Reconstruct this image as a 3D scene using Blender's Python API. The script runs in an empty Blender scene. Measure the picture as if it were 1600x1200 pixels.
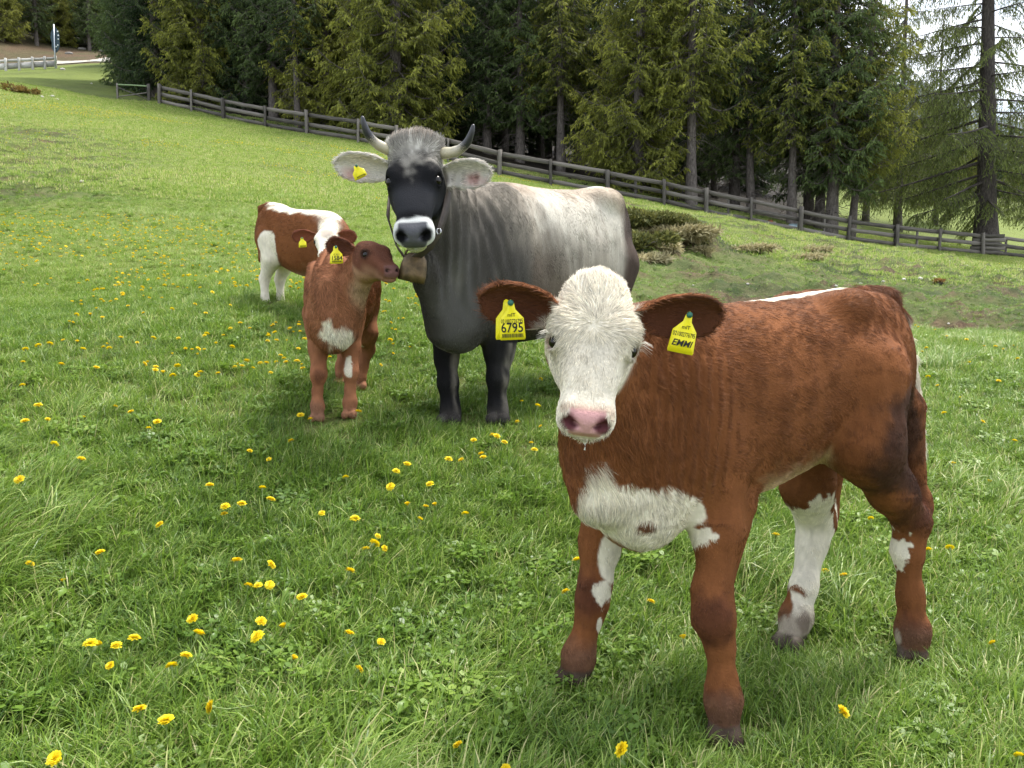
import bpy, math, random, os
import numpy as np
from mathutils import Vector, Matrix, Quaternion

# ------------------------------------------------------------------ camera, sky, sun, exposure
SC = bpy.context.scene
COL = SC.collection
CZ = 1.25                       # lens height above the ground below it
PITCH = math.radians(4.5)
cam_d = bpy.data.cameras.new("camera"); cam = bpy.data.objects.new("camera", cam_d); COL.objects.link(cam)
cam_d.sensor_width = 36.0; cam_d.lens = 1203.0 / 1600.0 * 36.0
cam_d.clip_start = 0.05; cam_d.clip_end = 6000.0
cam.location = (0, 0, CZ); cam.rotation_euler = (math.radians(90) - PITCH, 0, 0)
SC.camera = cam

SUN_EL, SUN_AZ = math.radians(64), math.radians(45)     # azimuth from +Y (away from the lens) towards +X
world = bpy.data.worlds.new("World"); SC.world = world; world.use_nodes = True
wn = world.node_tree.nodes; wl = world.node_tree.links; wn.clear()
wo = wn.new("ShaderNodeOutputWorld"); wb = wn.new("ShaderNodeBackground")
sky = wn.new("ShaderNodeTexSky"); sky.sky_type = 'NISHITA'; sky.sun_disc = False
sky.sun_elevation = SUN_EL; sky.sun_rotation = SUN_AZ
# broken cloud cover over the whole sky
wtc = wn.new("ShaderNodeTexCoord"); wsep = wn.new("ShaderNodeSeparateXYZ"); wl.new(wtc.outputs["Generated"], wsep.inputs[0])
wmx = wn.new("ShaderNodeMath"); wmx.operation = 'MAXIMUM'; wmx.inputs[1].default_value = 0.06; wl.new(wsep.outputs[2], wmx.inputs[0])
wadd = wn.new("ShaderNodeMath"); wadd.operation = 'ADD'; wadd.inputs[1].default_value = 0.12; wl.new(wmx.outputs[0], wadd.inputs[0])
wdx = wn.new("ShaderNodeMath"); wdx.operation = 'DIVIDE'; wl.new(wsep.outputs[0], wdx.inputs[0]); wl.new(wadd.outputs[0], wdx.inputs[1])
wdy = wn.new("ShaderNodeMath"); wdy.operation = 'DIVIDE'; wl.new(wsep.outputs[1], wdy.inputs[0]); wl.new(wadd.outputs[0], wdy.inputs[1])
wcb = wn.new("ShaderNodeCombineXYZ"); wl.new(wdx.outputs[0], wcb.inputs[0]); wl.new(wdy.outputs[0], wcb.inputs[1])
wnz = wn.new("ShaderNodeTexNoise"); wnz.inputs["Scale"].default_value = 1.1; wnz.inputs["Detail"].default_value = 8; wnz.inputs["Roughness"].default_value = .58
wl.new(wcb.outputs[0], wnz.inputs["Vector"])
wr = wn.new("ShaderNodeValToRGB"); wr.color_ramp.elements[0].position = .38; wr.color_ramp.elements[0].color = (0, 0, 0, 1)
wr.color_ramp.elements[1].position = .52; wr.color_ramp.elements[1].color = (1, 1, 1, 1); wl.new(wnz.outputs[0], wr.inputs[0])
wmix = wn.new("ShaderNodeMix"); wmix.data_type = 'RGBA'; wl.new(wr.outputs[0], wmix.inputs[0])
wl.new(sky.outputs[0], wmix.inputs[6]); wmix.inputs[7].default_value = (7.4, 7.8, 8.4, 1)
wl.new(wmix.outputs[2], wb.inputs[0]); wb.inputs[1].default_value = 0.135
wl.new(wb.outputs[0], wo.inputs[0])

sun_d = bpy.data.lights.new("sun", 'SUN'); sun = bpy.data.objects.new("sun", sun_d); COL.objects.link(sun)
sun_d.energy = 3.7; sun_d.angle = math.radians(18); sun_d.color = (1, .955, .88)
sd = Vector((math.sin(SUN_AZ) * math.cos(SUN_EL), math.cos(SUN_AZ) * math.cos(SUN_EL), math.sin(SUN_EL)))
sun.rotation_euler = sd.to_track_quat('Z', 'Y').to_euler()

SC.view_settings.view_transform = 'Standard'; SC.view_settings.look = 'None'
SC.view_settings.gamma = 1.0; SC.view_settings.use_curve_mapping = False; SC.view_settings.exposure = 0.95
SC.render.engine = 'CYCLES'
SC.cycles.use_denoising = True; SC.cycles.use_adaptive_sampling = True; SC.cycles.adaptive_threshold = 0.02
SC.cycles.max_bounces = 6; SC.cycles.diffuse_bounces = 3; SC.cycles.glossy_bounces = 2; SC.cycles.transmission_bounces = 4
SC.cycles.transparent_max_bounces = 6
SC.cycles.caustics_reflective = False; SC.cycles.caustics_refractive = False
try: SC.cycles_curves.shape = 'RIBBONS'
except Exception: pass

# ------------------------------------------------------------------ helpers
FPX = 1203.0
def P(u, v, d):
    """a place at world depth d (metres along Y) on the sight line of a pixel of the 1600 x 1200 photograph"""
    up = (600 - v) / FPX
    y = math.cos(PITCH) + math.sin(PITCH) * up
    z = -math.sin(PITCH) + math.cos(PITCH) * up
    s = d / y
    return np.array([(u - 800) / FPX * s, d, z * s + CZ])
def A3(*a): return np.array(a, float)
def unit(v):
    v = np.asarray(v, float); return v / (np.linalg.norm(v) + 1e-12)

def _hash(ix, iy, iz, seed):
    h = (ix.astype(np.uint32) * np.uint32(374761393) + iy.astype(np.uint32) * np.uint32(668265263)
         + iz.astype(np.uint32) * np.uint32(2147483647) + np.uint32((seed * 974634777) & 0xffffffff))
    h = (h ^ (h >> np.uint32(13))) * np.uint32(1274126177)
    h = h ^ (h >> np.uint32(16))
    return h.astype(np.float64) / 4294967295.0
def vnoise(p, seed=0):
    """value noise in -1..1, p (n,3) or (n,2)"""
    p = np.asarray(p, float)
    if p.shape[1] == 2: p = np.c_[p, np.zeros(len(p))]
    i = np.floor(p).astype(np.int64); f = p - i; f = f * f * (3 - 2 * f)
    r = 0
    for dx in (0, 1):
        for dy in (0, 1):
            for dz in (0, 1):
                w = (f[:, 0] if dx else 1 - f[:, 0]) * (f[:, 1] if dy else 1 - f[:, 1]) * (f[:, 2] if dz else 1 - f[:, 2])
                r = r + w * _hash(i[:, 0] + dx, i[:, 1] + dy, i[:, 2] + dz, seed)
    return r * 2 - 1
FROT = np.array([[.36, .48, -.8], [-.8, .60, .0], [.48, .64, .60]])      # turned at every octave so no grid shows
def fbm(p, seed=0, oct=4, gain=.5):
    p = np.asarray(p, float); a = 1.0; s = 0; t = 0
    if p.shape[1] == 2: p = np.c_[p, np.zeros(len(p))]
    for o in range(oct):
        p = p @ FROT
        s = s + a * vnoise(p * (2.03 ** o) + 17.3 * o, seed + o); t += a; a *= gain
    return s / t
def sstep(a, b, x):
    t = np.clip((x - a) / (b - a), 0, 1); return t * t * (3 - 2 * t)

def srgb(r, g, b):
    f = lambda c: (c / 255 / 12.92) if c / 255 <= .04045 else ((c / 255 + .055) / 1.055) ** 2.4
    return (f(r), f(g), f(b))

def mesh_np(name, V, F, smooth=True, mat=None, attrs=None):
    """mesh from numpy arrays; F (n,3) or (n,4)"""
    me = bpy.data.meshes.new(name)
    V = np.asarray(V, np.float32); F = np.asarray(F, np.int32); k = F.shape[1]
    me.vertices.add(len(V)); me.vertices.foreach_set('co', V.ravel())
    me.loops.add(F.size); me.loops.foreach_set('vertex_index', F.ravel())
    me.polygons.add(len(F)); me.polygons.foreach_set('loop_start', np.arange(len(F), dtype=np.int32) * k)
    if smooth: me.polygons.foreach_set('use_smooth', np.ones(len(F), bool))
    for an, (typ, arr) in (attrs or {}).items():
        at = me.attributes.new(an, typ, 'POINT')
        key = 'color' if typ == 'FLOAT_COLOR' else ('vector' if typ == 'FLOAT_VECTOR' else 'value')
        at.data.foreach_set(key, np.asarray(arr, np.float32).ravel())
    me.update(calc_edges=True)
    if mat: me.materials.append(mat)
    return me
def link(name, data, loc=(0, 0, 0), parent=None, **props):
    o = bpy.data.objects.new(name, data); COL.objects.link(o); o.location = loc
    if parent is not None: o.parent = parent
    for k, v in props.items():
        if v is not None: o[k] = v
    return o

class Geo:
    """collects numpy pieces into one mesh"""
    def __init__(s): s.V = []; s.F = []; s.n = 0; s.C = []
    def add(s, V, F, c=None):
        V = np.asarray(V, float); F = np.asarray(F, int)
        if F.shape[1] == 3: F = np.c_[F, F[:, 2]] if False else F
        s.V.append(V); s.F.append(F + s.n); s.n += len(V)
        s.C.append(np.full(len(V), 0.0 if c is None else c) if np.ndim(c) == 0 or c is None else np.asarray(c, float))
    def tris(s):
        out = []
        for F in s.F:
            if F.shape[1] == 4: out += [F[:, [0, 1, 2]], F[:, [0, 2, 3]]]
            else: out.append(F)
        return np.vstack(out)
    def mesh(s, name, mat=None, smooth=False, attr='tint'):
        return mesh_np(name, np.vstack(s.V), s.tris(), smooth, mat, {attr: ('FLOAT', np.concatenate(s.C))})
    def box(s, c, sx, sy, sz, R=None, tint=0., jit=0, rng=None):
        V = np.array([[x, y, z] for x in (-.5, .5) for y in (-.5, .5) for z in (-.5, .5)]) * [sx, sy, sz]
        if jit: V = V + (rng.random(V.shape) - .5) * jit
        if R is not None: V = V @ np.asarray(R).T
        F = [[0, 1, 3, 2], [4, 6, 7, 5], [0, 4, 5, 1], [2, 3, 7, 6], [0, 2, 6, 4], [1, 5, 7, 3]]
        s.add(V + np.asarray(c), F, tint)
    def tube(s, pts, rad, n=6, tint=0., caps=True):
        V, F = tube_np(pts, rad, n, caps); s.add(V, F, tint)

def tube_np(pts, rad, n=6, caps=True):
    pts = np.asarray(pts, float); m = len(pts); rad = np.broadcast_to(np.asarray(rad, float), (m,))
    T = np.gradient(pts, axis=0); T /= np.linalg.norm(T, axis=1)[:, None] + 1e-12
    ref = A3(0, 0, 1) if abs(T[0, 2]) < .9 else A3(1, 0, 0)
    V = []
    for i in range(m):
        a = unit(np.cross(T[i], ref)); b = np.cross(T[i], a); ref = np.cross(a, T[i]) if False else ref
        an = np.arange(n) * 2 * math.pi / n
        V.append(pts[i] + rad[i] * (np.cos(an)[:, None] * a + np.sin(an)[:, None] * b))
    V = np.vstack(V); F = []
    for i in range(m - 1):
        for j in range(n):
            k = (j + 1) % n
            F.append([i * n + j, i * n + k, (i + 1) * n + k, (i + 1) * n + j])
    if caps:
        V = np.vstack([V, pts[:1], pts[-1:]])
        F += [[(j + 1) % n, j, m * n, m * n] for j in range(n)] + [[(m - 1) * n + j, (m - 1) * n + (j + 1) % n, m * n + 1, m * n + 1] for j in range(n)]
        Q = np.array(F); T3 = np.vstack([Q[:, [0, 1, 2]], Q[Q[:, 2] != Q[:, 3]][:, [0, 2, 3]]])
        return V, T3
    return V, np.array(F)

# ------------------------------------------------------------------ materials
def mat_new(name):
    m = bpy.data.materials.new(name); m.use_nodes = True
    nt = m.node_tree; b = nt.nodes["Principled BSDF"]; return m, nt, b
def simple_mat(name, col, rough=.6, spec=.5, metal=0., noise=0., scale=20., bump=0., sheen=0.):
    m, nt, b = mat_new(name)
    b.inputs['Base Color'].default_value = (*col, 1); b.inputs['Roughness'].default_value = rough
    b.inputs['Specular IOR Level'].default_value = spec; b.inputs['Metallic'].default_value = metal
    if sheen: b.inputs['Sheen Weight'].default_value = sheen
    if noise or bump:
        tc = nt.nodes.new('ShaderNodeTexCoord'); nz = nt.nodes.new('ShaderNodeTexNoise'); nz.inputs['Scale'].default_value = scale; nz.inputs['Detail'].default_value = 6
        nt.links.new(tc.outputs['Object'], nz.inputs['Vector'])
        if noise:
            rp = nt.nodes.new('ShaderNodeValToRGB')
            rp.color_ramp.elements[0].position = .3; rp.color_ramp.elements[1].position = .7
            rp.color_ramp.elements[0].color = (*[c * (1 - noise) for c in col], 1); rp.color_ramp.elements[1].color = (*[min(1, c * (1 + noise)) for c in col], 1)
            nt.links.new(nz.outputs[0], rp.inputs[0]); nt.links.new(rp.outputs[0], b.inputs['Base Color'])
        if bump:
            bp = nt.nodes.new('ShaderNodeBump'); bp.inputs['Strength'].default_value = bump; bp.inputs['Distance'].default_value = .01
            nt.links.new(nz.outputs[0], bp.inputs['Height']); nt.links.new(bp.outputs[0], b.inputs['Normal'])
    return m
def attr_mat(name, attr='Col', rough=.7, spec=.25, bump=None, sheen=0., mul=1.):
    m, nt, b = mat_new(name)
    a = nt.nodes.new('ShaderNodeAttribute'); a.attribute_name = attr
    nt.links.new(a.outputs['Color'], b.inputs['Base Color'])
    b.inputs['Roughness'].default_value = rough; b.inputs['Specular IOR Level'].default_value = spec
    if bump:
        nz = nt.nodes.new('ShaderNodeTexNoise'); nz.inputs['Scale'].default_value = bump[0]; nz.inputs['Detail'].default_value = 4
        tc = nt.nodes.new('ShaderNodeTexCoord'); nt.links.new(tc.outputs['Object'], nz.inputs['Vector'])
        bp = nt.nodes.new('ShaderNodeBump'); bp.inputs['Strength'].default_value = bump[1]; bp.inputs['Distance'].default_value = .004
        nt.links.new(nz.outputs[0], bp.inputs['Height']); nt.links.new(bp.outputs[0], b.inputs['Normal'])
    return m
# ------------------------------------------------------------------ the lie of the land
CP = [(-1.5, 0, .10), (1.5, 0, -.02), (0, -4, -.7), (-4, -4, -.5), (5, -4, -.8), (0, 0, .06), (-1.3, 1.7, .40), tuple(P(1131, 1156, 1.69)), tuple(P(1424, 1034, 2.09)), tuple(P(1230, 1014, 2.24)), tuple(P(893, 1067, 1.90)), (2.6, 2, .27),
      tuple(P(496, 659, 3.53)), tuple(P(547, 653, 3.57)), tuple(P(703, 662, 3.83)), tuple(P(779, 661, 3.80)), (-3.6, 3.8, .98), (2.2, 4.2, .66), tuple(P(563, 610, 4.1)), (4.5, 4.2, .60), (.9, 5.2, .86)]
CP += [tuple(q) for q in (P(430, 476, 6.0), P(180, 470, 6.4), P(0, 470, 6.8), P(1450, 545, 6.6), P(1600, 545, 6.9), P(1500, 512, 8.6), P(1250, 520, 7.6), P(1600, 490, 9.5), P(1020, 470, 9.0), P(1250, 450, 12), P(1450, 440, 15), P(1600, 450, 15),
       P(1010, 400, 13.5), P(1250, 400, 19), P(0, 400, 8.8), P(400, 400, 9.5), P(0, 320, 13), P(300, 300, 16), P(0, 240, 20), P(300, 230, 25), P(600, 290, 21), P(700, 300, 22), P(0, 168, 31), P(120, 168, 35), P(0, 128, 42), P(80, 140, 42), P(160, 158, 43), P(0, 122, 50), P(80, 124, 52), P(170, 138, 52),
       P(250, 166, 43), P(350, 185, 41), P(480, 210, 38), P(620, 236, 36), P(760, 268, 34), P(900, 295, 33), P(1000, 312, 32.5), P(1100, 334, 32.5), P(1200, 351, 33), P(1300, 370, 34.5), P(1400, 387, 36), P(1500, 397, 37.5), P(1600, 407, 39), P(1750, 425, 41),
       P(280, 152, 52), P(450, 180, 52), P(620, 212, 48), P(800, 238, 50), P(950, 268, 48), P(1080, 300, 46), P(1250, 335, 50), P(1350, 320, 62), P(1450, 328, 62), P(1600, 352, 62), P(1330, 296, 84), P(1450, 292, 86), P(1600, 318, 84), P(1750, 350, 84),
       P(800, 215, 85), P(1050, 250, 85), P(500, 160, 85), P(0, 112, 64), P(100, 106, 68), P(190, 100, 72), P(-200, 110, 64), P(180, 128, 58), P(0, 95, 80), P(120, 90, 84), P(240, 85, 92),
       P(0, 20, 112), P(150, 20, 115), P(400, 30, 120), P(800, 120, 150), P(1300, 255, 150), P(1600, 270, 160))]
CP += [(-60, 20, 16), (-70, 60, 34), (-90, 110, 75), (60, 20, -3), (70, 60, 3), (80, 120, 12), (-30, 200, 75), (60, 220, 32), (-120, 200, 110), (-20, -8, .5), (20, -8, -4)]
CP = np.array(CP, float)
def _tpsU(r2): return r2 * np.log(r2 + 1e-9) * .5
def _sc(x, y):           # squeezes far distances so near control points keep their say
    x = np.asarray(x, float); y = np.asarray(y, float); yy = np.maximum(y + 6, .5); return x / yy * 6, np.log(yy) * 6
_cx, _cy = _sc(CP[:, 0], CP[:, 1]); _n = len(CP)
_K = _tpsU((_cx[:, None] - _cx) ** 2 + (_cy[:, None] - _cy) ** 2) + np.eye(_n) * .0005
_Pm = np.c_[np.ones(_n), _cx, _cy]; _A = np.zeros((_n + 3, _n + 3)); _A[:_n, :_n] = _K; _A[:_n, _n:] = _Pm; _A[_n:, :_n] = _Pm.T
_slope = CP[:, 2] / (CP[:, 1] + 6)
_W = np.linalg.solve(_A, np.r_[_slope, 0, 0, 0])
def _tps(x, y):
    sx, sy = _sc(x, y); o = np.empty(len(sx))
    for i in range(0, len(sx), 20000):
        a, b = sx[i:i + 20000], sy[i:i + 20000]
        U = _tpsU((a[:, None] - _cx) ** 2 + (b[:, None] - _cy) ** 2); o[i:i + 20000] = U @ _W[:_n] + _W[_n] + _W[_n + 1] * a + _W[_n + 2] * b
    return o * (np.maximum(y + 6, .5))
MOUND = P(1035, 372, 16.0)
def rough_zone(x, y):
    """grazed, hummocky part of the pasture (right of the cow and far up the left slope)"""
    x = np.asarray(x, float); y = np.asarray(y, float); u = 800 + x / np.maximum(y, .1) * FPX
    a = sstep(7.6, 8.8, y + .35 * np.sin(x * 1.3)) * sstep(850, 960, u) * (1 - sstep(24, 34, y))
    b = sstep(11, 15, y) * (1 - sstep(24, 30, y)) * (1 - sstep(100, 330, u)) * .8
    return np.maximum(a, b)
def gz(x, y):
    x = np.atleast_1d(np.asarray(x, float)); y = np.atleast_1d(np.asarray(y, float))
    z = _tps(x, y); r = np.hypot(x, y); p = np.c_[x, y]
    z = z + .05 * fbm(p * .9, 1, 3) * sstep(4.5, 7, r) + .25 * fbm(p * .11, 2, 3) * sstep(8, 25, r)
    rz = rough_zone(x, y)
    h = np.maximum(fbm(p * 2.2, 6, 3), -.1); z = z + rz * (.30 * h + .12 * np.abs(fbm(p * 4.3, 7, 2)) + .16 * fbm(p * np.array([.35, .9]), 9, 2))
    d = np.hypot((x - MOUND[0]) / 1.7, (y - MOUND[1]) / 1.3); z = z + .50 * np.exp(-d * d * 1.3) * (1 + .7 * fbm(p * 2.0, 12, 3))
    e = P(1510, 506, 8.8); d2 = np.hypot((x - e[0]) / .38, (y - e[1]) / .30); z = z - .16 * np.exp(-d2 ** 4)
    return z
def gz1(x, y): return float(gz([x], [y])[0])

def build_ground():
    ys = np.r_[np.linspace(-6, .4, 14), .4 + (np.geomspace(1, 620, 430) - 1) * .42]
    ts = np.linspace(-1, 1, 341); ts = np.sign(ts) * np.abs(ts) ** 1.15
    X = ts[None, :] * (np.maximum(ys, 0)[:, None] * 1.05 + 7); Y = np.repeat(ys[:, None], len(ts), 1)
    Z = gz(X.ravel(), Y.ravel()); V = np.c_[X.ravel(), Y.ravel(), Z]
    i = np.arange(len(ys) - 1)[:, None] * len(ts) + np.arange(len(ts) - 1)[None]; i = i.ravel()
    F = np.c_[i, i + 1, i + 1 + len(ts), i + len(ts)]
    m, nt, b = mat_new('pasture ground'); N_ = nt.nodes; L_ = nt.links
    tc = N_.new('ShaderNodeTexCoord')
    def noise(sc, det=6, rg=.6):
        n = N_.new('ShaderNodeTexNoise'); n.inputs['Scale'].default_value = sc; n.inputs['Detail'].default_value = det; n.inputs['Roughness'].default_value = rg; L_.new(tc.outputs['Object'], n.inputs['Vector']); return n
    def ramp(src, a, ca, b_, cb):
        r = N_.new('ShaderNodeValToRGB'); r.color_ramp.elements[0].position = a; r.color_ramp.elements[0].color = (*ca, 1); r.color_ramp.elements[1].position = b_; r.color_ramp.elements[1].color = (*cb, 1); L_.new(src, r.inputs[0]); return r
    def mix(f, a, c):
        x = N_.new('ShaderNodeMix'); x.data_type = 'RGBA'
        if hasattr(f, 'links'): L_.new(f, x.inputs[0])
        else: x.inputs[0].default_value = f
        for k_, s_ in ((6, a), (7, c)):
            if hasattr(s_, 'links'): L_.new(s_, x.inputs[k_])
            else: x.inputs[k_].default_value = (*s_, 1)
        return x.outputs[2]
    def at(nm):
        a_ = N_.new('ShaderNodeAttribute'); a_.attribute_name = nm; return a_.outputs['Fac']
    g1 = ramp(noise(.35).outputs[0], .3, (.120, .160, .034), .7, (.185, .222, .050))
    g2 = ramp(noise(9, 8, .75).outputs[0], .35, (.065, .095, .020), .68, (.21, .245, .062))
    c = mix(.55, g1.outputs[0], g2.outputs[0])
    dry = ramp(noise(2.2, 8, .7).outputs[0], .42, (.034, .054, .016), .76, (.155, .14, .07))
    c = mix(at('rough'), c, dry.outputs[0])
    soil = ramp(noise(14, 8, .7).outputs[0], .3, (.035, .022, .014), .7, (.17, .115, .07)); c = mix(at('soil'), c, soil.outputs[0])
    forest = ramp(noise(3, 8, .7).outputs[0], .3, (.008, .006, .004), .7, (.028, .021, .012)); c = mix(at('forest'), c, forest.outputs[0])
    L_.new(c, b.inputs['Base Color']); b.inputs['Roughness'].default_value = .9; b.inputs['Specular IOR Level'].default_value = .15
    bp = N_.new('ShaderNodeBump'); bp.inputs['Strength'].default_value = .9; bp.inputs['Distance'].default_value = .08; L_.new(noise(7, 8, .75).outputs[0], bp.inputs['Height']); L_.new(bp.outputs[0], b.inputs['Normal'])
    x, y = V[:, 0], V[:, 1]; p = V[:, :2]; u = 800 + x / np.maximum(y, .1) * FPX
    near = 1 - sstep(3, 9, y)
    soil_ = near * .30
    e = P(1510, 506, 8.8); soil_ = np.maximum(soil_, 1 - sstep(.7, 1.05, np.hypot((x - e[0]) / .5, (y - e[1]) / .5) + .25 * fbm(p * 6, 3, 2)))
    d = np.hypot((x - MOUND[0]) / 1.7, (y - MOUND[1]) / 1.3)
    soil_ = np.maximum(soil_, .8 * sstep(.1, .35, fbm(p * 1.7, 14, 3) * rough_zone(x, y)))
    # bank beside the far road
    bank = sstep(-4, 3, y - 76) * (1 - sstep(98, 110, y)) * (1 - sstep(230, 300, u)); soil_ = np.maximum(soil_, bank * (.55 + .45 * sstep(-.3, .3, fbm(p * .4, 4, 3))))
    rough = np.clip(rough_zone(x, y) * (.75 + .8 * fbm(p * .7, 31, 3)) + .8 * (1 - sstep(.6, 1.2, d)) * (x > MOUND[0] - .3), 0, 1)
    rough = np.maximum(rough, sstep(.1, .5, fbm(p * .25, 33, 3)) * .5 * sstep(10, 20, y)); rough = np.maximum(rough, bank)
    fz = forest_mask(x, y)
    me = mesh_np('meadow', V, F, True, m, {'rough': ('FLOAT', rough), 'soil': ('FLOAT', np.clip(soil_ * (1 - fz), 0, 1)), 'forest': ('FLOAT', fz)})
    link('meadow_ground', me, kind='structure', label='green sloping meadow ground', category=None)
FENCE_PX = [(250, 166, 43), (300, 172, 42), (350, 185, 41), (415, 198, 39.5), (480, 210, 38), (560, 226, 36.8), (620, 238, 36), (700, 256, 34.8), (780, 273, 34), (860, 288, 33.3), (950, 303, 32.7), (1037, 321, 32.5), (1103, 334, 32.5), (1173, 346, 32.9), (1250, 361, 33.8), (1325, 374, 34.8), (1400, 387, 36), (1467, 393, 37), (1535, 400, 38), (1610, 409, 39.2), (1700, 420, 40.5), (1790, 431, 42), (1890, 443, 43.5), (2000, 456, 45), (2120, 470, 46.5)]
_fx = np.array([P(*q)[0] for q in FENCE_PX]); _fy = np.array([P(*q)[1] for q in FENCE_PX])
def fence_y(x): return np.interp(x, _fx, _fy)
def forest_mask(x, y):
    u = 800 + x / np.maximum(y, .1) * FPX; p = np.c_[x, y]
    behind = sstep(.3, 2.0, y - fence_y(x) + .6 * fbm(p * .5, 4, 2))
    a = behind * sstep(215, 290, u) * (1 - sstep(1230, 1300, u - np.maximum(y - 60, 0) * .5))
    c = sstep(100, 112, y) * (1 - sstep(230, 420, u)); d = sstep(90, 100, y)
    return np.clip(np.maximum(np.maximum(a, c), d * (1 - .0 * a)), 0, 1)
# ------------------------------------------------------------------ sculpting: blended distance fields turned into one skin
def dot3(X, Y, Z, o, a): return (X - o[0]) * a[0] + (Y - o[1]) * a[1] + (Z - o[2]) * a[2]
class Sculpt:
    def __init__(s, h): s.h = h; s.ops = []
    def _put(s, f, lo, hi, k, flow, tag, mode='add'):
        s.ops.append(dict(f=f, lo=np.asarray(lo, float), hi=np.asarray(hi, float), k=k, flow=flow, tag=tag, mode=mode))
    def cone(s, a, b, ra, rb, k=.03, flow=None, tag='', flat=None):
        """rounded cone a->b; flat=(dir, factor): squeezed along dir"""
        a = np.asarray(a, float); b = np.asarray(b, float); ba = b - a; L2 = ba @ ba
        fd, ff = (unit(flat[0]), flat[1]) if flat else (None, 1)
        def f(X, Y, Z):
            t = np.clip(dot3(X, Y, Z, a, ba) / L2, 0, 1)
            dx, dy, dz = X - a[0] - t * ba[0], Y - a[1] - t * ba[1], Z - a[2] - t * ba[2]
            r2 = dx * dx + dy * dy + dz * dz
            if fd is not None:
                q = dx * fd[0] + dy * fd[1] + dz * fd[2]; r2 = r2 + q * q * (1 / ff ** 2 - 1)
            return (np.sqrt(r2) - (ra + (rb - ra) * t)) * (1 if fd is None else max(ff, .6))
        r = max(ra, rb)
        s._put(f, np.minimum(a, b) - r, np.maximum(a, b) + r, k, unit(ba) if flow is None else flow, tag)
    def chain(s, pts, rads, k=.03, flow=None, tag='', flat=None):
        for i in range(len(pts) - 1): s.cone(pts[i], pts[i + 1], rads[i], rads[i + 1], k, flow, tag, flat)
    def ell(s, c, R, ax=None, k=.03, flow=None, tag='', mode='add'):
        c = np.asarray(c, float); R = np.asarray(R, float); ax = np.eye(3) if ax is None else np.array([unit(v) for v in ax])
        def f(X, Y, Z):
            q = [dot3(X, Y, Z, c, ax[i]) for i in range(3)]
            k0 = np.sqrt((q[0] / R[0]) ** 2 + (q[1] / R[1]) ** 2 + (q[2] / R[2]) ** 2)
            k1 = np.sqrt((q[0] / R[0] ** 2) ** 2 + (q[1] / R[1] ** 2) ** 2 + (q[2] / R[2] ** 2) ** 2) + 1e-9
            return np.where(k0 < .05, -R.min(), k0 * (k0 - 1) / k1)
        e = np.abs(ax.T) @ R
        s._put(f, c - e, c + e, k, flow, tag, mode)
    def loft(s, o, a, r, u, st, k=.03, flow=None, tag='', n=2.3):
        """straight axis o + s*a; rows of st: s, half width, top, bottom[, sideways shift]"""
        o = np.asarray(o, float); a, r, u = unit(a), unit(r), unit(u); st = np.asarray(st, float)
        S = np.linspace(st[0, 0], st[-1, 0], 120)
        # smooth (Catmull-like) resampling of the rows
        cols = []
        for c in range(1, st.shape[1]):
            m = np.gradient(st[:, c], st[:, 0]); i = np.clip(np.searchsorted(st[:, 0], S, side='right') - 1, 0, len(st) - 2)
            h = st[i + 1, 0] - st[i, 0]; t = (S - st[i, 0]) / h
            cols.append((2 * t ** 3 - 3 * t ** 2 + 1) * st[i, c] + (t ** 3 - 2 * t ** 2 + t) * h * m[i] + (-2 * t ** 3 + 3 * t ** 2) * st[i + 1, c] + (t ** 3 - t ** 2) * h * m[i + 1])
        W, T, B = cols[0], cols[1], cols[2]; SH = cols[3] if len(cols) > 3 else np.zeros_like(W)
        CT, HH = (T + B) / 2, np.maximum((T - B) / 2, .004); W = np.maximum(W, .004)
        def f(X, Y, Z):
            q = dot3(X, Y, Z, o, a); sc = (q - S[0]) / (S[-1] - S[0]) * 119
            i = np.clip(sc, 0, 118.999).astype(np.int32); t = np.clip(sc - i, 0, 1)
            g = lambda C: C[i] * (1 - t) + C[i + 1] * t
            w, hh = g(W), g(HH)
            x = np.abs(dot3(X, Y, Z, o, r) - g(SH)) / w; y = np.abs(dot3(X, Y, Z, o, u) - g(CT)) / hh
            rr = (x ** n + y ** n) ** (1 / n)
            d = (rr - 1) * np.minimum(w, hh)
            over = np.maximum(np.maximum(S[0] - q, q - S[-1]), 0)
            return np.where(over > 0, np.sqrt(np.maximum(d, 0) ** 2 + over ** 2), d)
        cor = []
        for i in range(0, 120, 7):
            for x in (-1, 1):
                for yv in (T[i], B[i]): cor.append(o + a * S[i] + r * (x * W[i] + SH[i]) + u * yv)
        cor = np.array(cor)
        s._put(f, cor.min(0) - .01, cor.max(0) + .01, k, flow if flow is not None else a, tag)
    def ear(s, base, tip, face, wid, depth=.35, th=.006, k=.012, tag='ear'):
        base = np.asarray(base, float); tip = np.asarray(tip, float); e = tip - base; L = np.linalg.norm(e); e /= L
        nrm = unit(np.asarray(face) - (np.asarray(face) @ e) * e); w = np.cross(e, nrm)
        tt = np.array([-.12, 0, .12, .30, .52, .74, .88, .97, 1.03, 1.06]); ww = np.array([.42, .50, .74, .98, 1.06, 1.02, .86, .64, .36, 0]) * wid
        TS = np.linspace(-.12, 1.06, 60); WS = np.interp(TS, tt, ww); WS = np.convolve(np.pad(WS, 3, 'edge'), np.ones(7) / 7, 'valid')
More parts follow.
